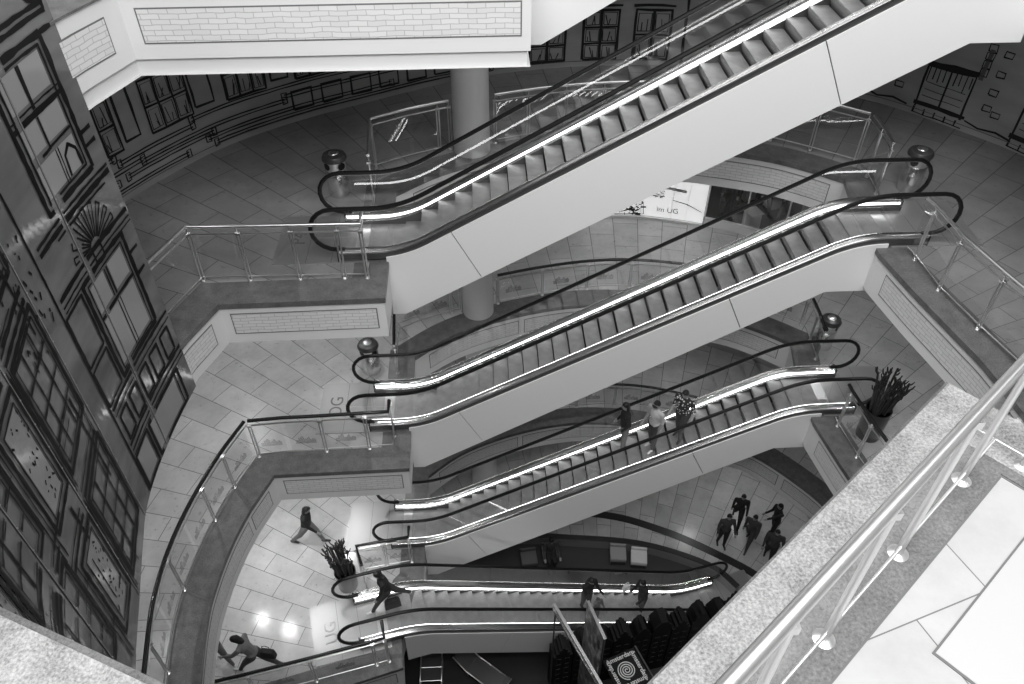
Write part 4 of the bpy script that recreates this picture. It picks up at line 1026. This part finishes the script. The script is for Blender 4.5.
def capsule(bm, a, b, ra, rb, n=10):
    d = b - a; L = d.length
    if L < 1e-6: return
    q = d.to_track_quat('Z', 'X'); rings = []
    prof = [(-ra * .97, ra * .25), (-ra * .7, ra * .72), (0, ra), (L * .5, (ra + rb) / 2), (L, rb), (L + rb * .7, rb * .72), (L + rb * .97, rb * .25)]
    for z, r in prof: rings.append([bm.verts.new(a + q @ Vector((r * math.cos(2 * PI * k / n), r * math.sin(2 * PI * k / n), z))) for k in range(n)])
    for R1, R2 in zip(rings[:-1], rings[1:]):
        for k in range(n): bm.faces.new((R1[k], R1[(k + 1) % n], R2[(k + 1) % n], R2[k]))
    bm.faces.new(rings[0][::-1]); bm.faces.new(rings[-1])
def blob(bm, c, sx, sy, sz, q=None):
    mt = Matrix.Translation(c) @ (q.to_matrix().to_4x4() if q else Matrix.Identity(4)) @ Matrix.Diagonal((sx, sy, sz, 1))
    bmesh.ops.create_icosphere(bm, subdivisions=3, radius=1, matrix=mt)
def person(label, x, y, z, heading, h=1.72, legs=((18, 5), (-18, 12)), arms=((10, 8, 25), (-10, 8, 20)), lean=4, head_pitch=5, head_yaw=0, top='c_black', bottom='c_dark', shoe='shoe', hair='hair_d', long_hair=False, cap=False, hip=None, girth=1.0, group=None, sleeve=True, shorts=False):
    h *= 1.06; girth *= 1.17; k = h / 1.75; T = thing('person', label, 'person', (x, y, z), heading - PI / 2, group)
    bm = bmesh.new(); segs = []
    def cap_(a, b, ra, rb, zone): capsule(bm, a, b, ra, rb); segs.append((a.copy(), b.copy(), (ra + rb) / 2, zone))
    rad = math.radians
    pel = V(0, 0, .93 if hip is None else hip); feet = []
    sn, cs = math.sin(rad(lean)), math.cos(rad(lean)); up = V(0, sn, cs)
    for s, (a, kb) in zip((-1, 1), legs):
        a, kb = rad(a), rad(kb); hp = pel + V(s * .09, 0, -.03)
        kn = hp + V(s * .01, math.sin(a), -math.cos(a)) * .44; an_ = kn + V(0, math.sin(a - kb), -math.cos(a - kb)) * .42
        cap_(hp, kn, .098 * girth, .068 * girth, 'bottom'); cap_(kn, an_, .066 * girth, .046, 'skin' if shorts else 'bottom')
        ft = an_ + V(s * .02, .17, -.055); cap_(an_ + V(0, -.035, -.045), ft, .042, .034, 'shoe'); feet.append(min(an_.z - .09, ft.z - .035))
    ch = pel + up * .34; nb = pel + up * .53
    blob(bm, pel + up * .02, .155 * girth, .115 * girth, .13); segs.append((pel - up * .02, pel + up * .03, .12, 'bottom'))
    cap_(pel + up * .06, ch, .118 * girth, .128 * girth, 'top')
    blob(bm, ch + up * .03, .165 * girth, .11 * girth, .17); segs.append((ch - up * .06, ch + up * .12, .13, 'top'))
    cap_(nb - up * .03, nb + up * .07, .055, .05, 'skin')
    hdv = Matrix.Rotation(rad(head_yaw), 3, 'Z') @ V(0, math.sin(rad(lean + head_pitch)), math.cos(rad(lean + head_pitch)))
    fw = Matrix.Rotation(rad(head_yaw), 3, 'Z') @ V(0, math.cos(rad(lean + head_pitch)), -math.sin(rad(lean + head_pitch))); sd = fw.cross(hdv)
    hc = nb + up * .07 + hdv * .115
    q = Matrix((sd, fw, hdv)).transposed().to_quaternion()
    blob(bm, hc, .075, .093, .115, q); blob(bm, hc + fw * .025 - hdv * .055, .055, .06, .065, q); segs.append((hc - hdv * .05, hc + hdv * .05, .08, 'skin'))
    blob(bm, hc + fw * .098 - hdv * .015, .014, .02, .022, q)
    for s in (-1, 1): blob(bm, hc + sd * s * .077 - hdv * .01, .012, .022, .032, q)
    sh = nb - up * .055
    for s, (a, ab, eb) in zip((-1, 1), arms):
        a, ab, eb = rad(a), rad(ab * .5), rad(eb); S = sh + V(s * .175 * girth, 0, 0)
        cap_(sh + V(s * .06, 0, .01), S, .065, .062, 'top')
        e = S + V(s * math.sin(ab), math.sin(a) * math.cos(ab), -math.cos(a) * math.cos(ab)) * .29
        fd = V(s * math.sin(ab) * .5, math.sin(a + eb), -math.cos(a + eb)).normalized(); w = e + fd * .25
        cap_(S, e, .066, .052, 'top'); cap_(e, w, .050, .035, 'top' if sleeve else 'skin')
        # palm, four unequal bent fingers and a thumb from its side
        pn = w + fd * .085; cap_(w, pn, .030, .036, 'skin'); side = fd.cross(V(0, 0, 1) if abs(fd.z) < .9 else V(0, 1, 0)).normalized(); curl = side.cross(fd) * (1 if fd.y >= 0 else 1)
        for j, fl in enumerate((.062, .075, .070, .052)):
            b0 = pn + side * (.030 - .02 * j) ; b1 = b0 + fd * fl * .6; b2 = b1 + (fd * .7 + curl * .5) * fl * .55
            cap_(b0, b1, .010, .0095, 'skin'); cap_(b1, b2, .0095, .008, 'skin')
        t0 = w + fd * .03 + side * .028 * s; cap_(t0, t0 + (fd + side * s * .9).normalized() * .055, .012, .010, 'skin')
    me = bpy.data.meshes.new('body'); bm.to_mesh(me); bm.free()
    ob = bpy.data.objects.new('body', me); COL.objects.link(ob)
    md = ob.modifiers.new('r', 'REMESH'); md.mode = 'VOXEL'; md.voxel_size = .0125
    ms = ob.modifiers.new('s', 'SMOOTH'); ms.iterations = 3; ms.factor = .5
    nm = bpy.data.meshes.new_from_object(ob.evaluated_get(bpy.context.evaluated_depsgraph_get())); bpy.data.objects.remove(ob)
    nm.name = 'body'; zones = {'skin': 0, 'top': 1, 'bottom': 2, 'shoe': 3}
    for nn in ('skin', top, bottom, shoe): nm.materials.append(M[nn])
    N = len(nm.polygons); ce = np.empty(N * 3); nm.polygons.foreach_get('center', ce); ce = ce.reshape(-1, 3); best = np.full(N, 1e9); idx = np.zeros(N, int)
    for a, b, r, zn in segs:
        A = np.array(a); D = np.array(b) - A; t = np.clip((ce - A) @ D / max(1e-9, D @ D), 0, 1); dist = np.linalg.norm(ce - A - t[:, None] * D, axis=1) - r
        mk = dist < best; best[mk] = dist[mk]; idx[mk] = zones[zn]
    nm.polygons.foreach_set('material_index', idx.astype(np.int32)); nm.polygons.foreach_set('use_smooth', [True] * N)
    off = min(feet) if hip is None or hip > .6 else min(feet)
    for v_ in nm.vertices: v_.co = (Vector(v_.co) - V(0, 0, off)) * k
    bo = bpy.data.objects.new('body', nm); COL.objects.link(bo); bo.parent = T
    hb = MB(); n = 20; rows = 9
    # hair: a shell over the skull, open at the face
    for i in range(rows):
        for j in range(n):
            pass
    bmh = bmesh.new(); blob(bmh, V(0, 0, 0), 1, 1, 1)
    for v_ in bmh.verts:
        c = v_.co.copy(); lim = -.15 if not long_hair else -9
        y_ = c.y
        loc = V(c.x * .086, c.y * .102 - .006, c.z * .124 + .004)
        if c.z < 0 and long_hair: loc.z *= 2.6; loc.x *= 1.12; loc.y = loc.y * .8 - .03
        if y_ > .25 and c.z < .45: loc.y = min(loc.y, .045 if c.z > .1 else .0)
        if not long_hair and c.z < -.35: loc.z = -.35 * .124; loc.y -= .01
        v_.co = (hc + q @ loc - V(0, 0, off)) * k
    mh = bpy.data.meshes.new('hair'); bmh.to_mesh(mh); bmh.free(); mh.materials.append(M[hair] if not cap else M['c_black']); mh.polygons.foreach_set('use_smooth', [True] * len(mh.polygons))
    ho = bpy.data.objects.new('cap' if cap else 'hair', mh); COL.objects.link(ho); ho.parent = T
    if cap:
        mb = MB(); c = (hc + fw * .13 + hdv * .045 - V(0, 0, off)) * k; pts = []
        for j in range(9):
            a = PI * j / 8; pts.append(c + sd * (.075 * math.cos(a)) * k + fw * (.07 * math.sin(a) - .05) * k)
        mb.face([tuple(p) for p in pts]); mb.face([tuple(p - hdv * .012) for p in pts])
        for p, r in zip(pts, pts[1:] + pts[:1]): mb.face([p, r, r - hdv * .012, p - hdv * .012])
        mb.build('cap_brim', M['c_black'], ho)
    return T
def esc_z(X, F): return F + (X - XB1) / (XB2 - XB1) * 5.2 + .07
D = math.radians
person('woman in a black top walking across the ground floor between curved gallery and plant', -5.3, 13.3, F1 + .004, D(-10), 1.70, ((30, 12), (-28, 14)), ((-15, 6, 20), (20, 6, 30)), 10, 8, 0, 'c_black', 'c_mid', 'shoe', 'hair_d', True)
person('woman leaning forward with a dark bag at the bottom left ground floor', -6.08, 9.55, F1 + .004, D(170), 1.70, ((36, 8), (-34, 18)), ((40, 10, 30), (5, 10, 15)), 24, 10, 15, 'c_mid', 'c_dark', 'shoe_w', 'hair_d', True)
person('dark clothed person half hidden by the curved fascia at bottom left', -7.08, 9.72, F1 + .004, D(150), 1.60, ((16, 6), (-16, 10)), ((20, 30, 40), (10, 30, 30)), 8, 5, 0, 'c_black', 'c_mid', 'shoe_w', 'hair_d', False)
person('woman with dark bag stepping off the lowest escalator onto the landing', -2.85, 11.2, F1 + .03, D(196), 1.70, ((36, 8), (-34, 16)), ((12, 8, 20), (-5, 10, 10)), 12, 8, 0, 'c_black', 'c_dark', 'shoe_w', 'hair_d', True)
X = 3.72; person('person in dark long clothes, lowest of three on the escalator', X, 13.92, esc_z(X, F1) + .02, D(185), 1.70, ((3, 2), (-3, 4)), ((-12, 10, 60), (-8, 8, 45)), 4, 8, 0, 'c_black', 'c_mid', 'shoe_w', 'hair_d', True)
X = 4.42; person('person in a black cap and pale shirt, middle of three on the escalator', X, 13.6, esc_z(X, F1) + .02, D(215), 1.72, ((4, 2), (-4, 4)), ((-8, 6, 25), (-5, 8, 45)), 4, 8, 10, 'c_pale', 'c_dark', 'shoe_w', 'hair_d', False, True, sleeve=False)
X = 5.12; person('person in a patterned shirt, highest of three on the escalator', X, 13.62, esc_z(X, F1) + .02, D(230), 1.74, ((22, 30), (-6, 6)), ((0, 30, 40), (0, 14, 50)), 8, 10, 0, 'c_pattern', 'c_dark', 'shoe', 'hair_d', False, sleeve=False)
# lowest escalator
E4 = bpy.data.objects['escalator.003']
def on_e4(xp, yp):
    p = E4.matrix_basis @ Vector((xp, yp, 0)); n_ = int(round(8.89 / .3615)); tr_ = 8.89 / n_; i = math.floor(xp / tr_); rs = 4.5 / n_
    return p.x, p.y, F0 + (i + .5) * rs + .075
p = on_e4(3.66, .66); person('dark haired person holding a child on the lowest escalator', *p, D(-60), 1.66, ((3, 2), (-3, 4)), ((25, 10, 60), (25, 10, 60)), 8, 15, 0, 'c_black', 'c_dark', 'shoe', 'hair_d', True)
p = on_e4(3.48, 1.03); person('small child with pale collar standing before an adult on the lowest escalator', *p, D(-60), 1.18, ((3, 2), (-3, 4)), ((20, 10, 30), (15, 10, 30)), 3, 5, 0, 'c_mid', 'c_dark', 'shoe_w', 'hair_m', False)
p = on_e4(1.75, .72); person('person in black descending alone near the foot of the lowest escalator', *p, D(200), 1.70, ((3, 2), (-3, 4)), ((20, 10, 40), (10, 8, 30)), 6, 8, 0, 'c_black', 'c_dark', 'shoe_w', 'hair_d', False)
# group on the basement tiles
Zb = F0 + .004
person('person in black walking, farthest back of the basement group', 9.02, 16.42, Zb, D(250), 1.72, ((26, 8), (-24, 14)), ((15, 10, 25), (-15, 10, 20)), 6, 5, 0, 'c_black', 'c_black', 'shoe', 'hair_d')
person('person in dark grey shirt standing with arms apart, leftmost of the basement group', 8.25, 15.52, Zb, D(265), 1.72, ((4, 2), (-6, 4)), ((10, 24, 20), (5, 22, 25)), 2, 5, 0, 'c_dark', 'c_black', 'shoe', 'hair_d')
person('person in dark shirt striding left in the middle of the basement group', 9.2, 15.5, Zb, D(230), 1.74, ((24, 10), (-20, 16)), ((20, 14, 30), (-12, 12, 20)), 6, 5, 0, 'c_dark', 'c_dark', 'shoe', 'hair_d')
person('person in black with one arm held out, rightmost of the basement group', 10.18, 15.85, Zb, D(190), 1.72, ((8, 4), (-8, 6)), ((85, 5, 5), (10, 14, 50)), 3, 5, 0, 'c_black', 'c_black', 'shoe', 'hair_d', True)
person('broad person in dark jacket, nearest of the basement group by the parapet', 9.75, 14.85, Zb, D(245), 1.74, ((12, 4), (-12, 8)), ((15, 20, 30), (5, 12, 25)), 5, 5, 0, 'c_dark', 'c_black', 'shoe', 'hair_d', girth=1.18)
person('person in dark clothes sitting on a square seat in the basement pit', 2.05, 15.22, Zb, D(275), 1.70, ((86, 88), (84, 86)), ((30, 12, 50), (30, 12, 50)), 6, 18, 0, 'c_dark', 'c_black', 'shoe', 'hair_d', False, hip=.50)
# shoppers behind the window
for a in ((8.25, 22.05, 255, 'shopper with a black shoulder bag nearest the lit sign', 'c_black', 'c_black'), (8.75, 22.55, 20, 'shopper in dark trousers, second from the lit sign', 'c_mid', 'c_dark'), (9.5, 22.0, 300, 'shopper in black, third from the lit sign', 'c_dark', 'c_black'), (10.1, 21.9, 200, 'shopper in dark clothes, farthest from the lit sign', 'c_black', 'c_dark')):
    person(a[3] + ', inside the shop window', a[0], a[1], F2 + .004, D(a[2]), 1.72, ((14, 4), (-12, 8)), ((8, 8, 20), (-8, 8, 15)), 3, 6, 0, a[4], a[5], 'shoe', 'hair_d')
# bags they carry
def bag(label, x, y, z, rz, w, d, h, m, hl=.22):
    T = thing('handbag', label, 'bag', (x, y, z), rz)
    mb = MB(); mb.prism([(-w / 2, 0), (w / 2, 0), (w * .46, h * .7), (w * .38, h), (-w * .38, h), (-w * .46, h * .7)], -d / 2, d / 2, 'y'); b = mb.build('pouch', M[m], T); bv = b.modifiers.new('bevel', 'BEVEL'); bv.width = .02; bv.segments = 2
    mb = MB(); mb.tube([(-w * .3, 0, h), (-w * .22, 0, h + hl * .8), (0, 0, h + hl), (w * .22, 0, h + hl * .8), (w * .3, 0, h)], .010, 6); mb.build('handle', M[m], T, smooth=True)
bag('black bag carried low by the woman at the bottom left', -5.72, 9.55, .66, D(170), .40, .14, .30, 'c_black', .24)
bag('black bag held by the woman stepping off the lowest escalator', -2.70, 10.93, .40, D(196), .44, .16, .32, 'c_black', .20)
p = on_e4(2.14, .32); bag('small white carrier bag beside the person near the escalator foot', p[0], p[1], p[2] + .42, D(200), .26, .10, .30, 'c_white', .16)
bag('black shoulder bag of the shopper nearest the lit sign', 7.95, 21.75, F2 + .55, D(255), .36, .14, .34, 'c_black', .4)

# ------------------------------------------------------------------ light
def area(name, loc, sx, sy, power, rot=(0, 0, 0), shape='RECTANGLE', spread=PI):
    l = bpy.data.lights.new(name, 'AREA'); l.energy = power; l.shape = shape; l.size = sx; l.size_y = sy; l.spread = spread
    o = bpy.data.objects.new(name, l); COL.objects.link(o); o.location = loc; o.rotation_euler = rot; return o
area('skylight', (-1.0, 4.5, 36), 28, 24, 6500)
area('front_fill', (1.5, -8.0, 32), 20, 10, 6500, (math.radians(43), 0, 0))  # added fill lamp for the camera-facing claddings; no real window there
def down(x, y, z, p=60, r=.16): return area('downlight', (x, y, z), r, r, p, shape='DISK', spread=math.radians(130))
for x, y in ((-8.9, 19.4), (-7.2, 16.6), (-4.8, 17.6), (-3.0, 15.2), (-7.4, 13.2), (-7.9, 9.5), (-7.4, 6.0)): down(x, y, F3 - 1.03, 19)
for x, y in ((-7.6, 13.2), (-6.65, 12.8), (-5.0, 15.5), (-9.0, 11.0), (-3.4, 11.4)): down(x, y, F2 - 1.03, 15)
for x, y in ((3.0, 19.5), (6.5, 20.0), (10.5, 17.0), (11.0, 13.0), (10.8, 10.0)): down(x, y, F3 - 1.03, 14)
for x, y in ((3.0, 19.5), (6.5, 19.2), (11.5, 14.0)): down(x, y, F2 - 1.03, 10)
for x, y in ((10.2, 18.6), (11.9, 16.2), (8.1, 18.1)): down(x, y, F1 - 1.03, 10)
for x, y in ((-6.0, 15.0), (0, 20.0), (5, 20.5), (11.5, 16.0), (11.0, 11.0)): down(x, y, F4 - 1.28, 5)
for x, y in ((-4.85, 16.4), (-5.5, 12.7)): down(x, y, F2 - 1.03, 26, .7)
w = bpy.data.worlds.new('world'); SC.world = w; w.use_nodes = True
w.node_tree.nodes['Background'].inputs[0].default_value = (1, 1, 1, 1); w.node_tree.nodes['Background'].inputs[1].default_value = .05
SC.view_settings.view_transform = 'Standard'; SC.view_settings.look = 'None'; SC.view_settings.gamma = 1; SC.view_settings.use_curve_mapping = False
SC.view_settings.exposure = 0
SC.cycles.max_bounces = 7; SC.cycles.transparent_max_bounces = 24; SC.cycles.diffuse_bounces = 4; SC.cycles.glossy_bounces = 4
SC.cycles.use_denoising = True
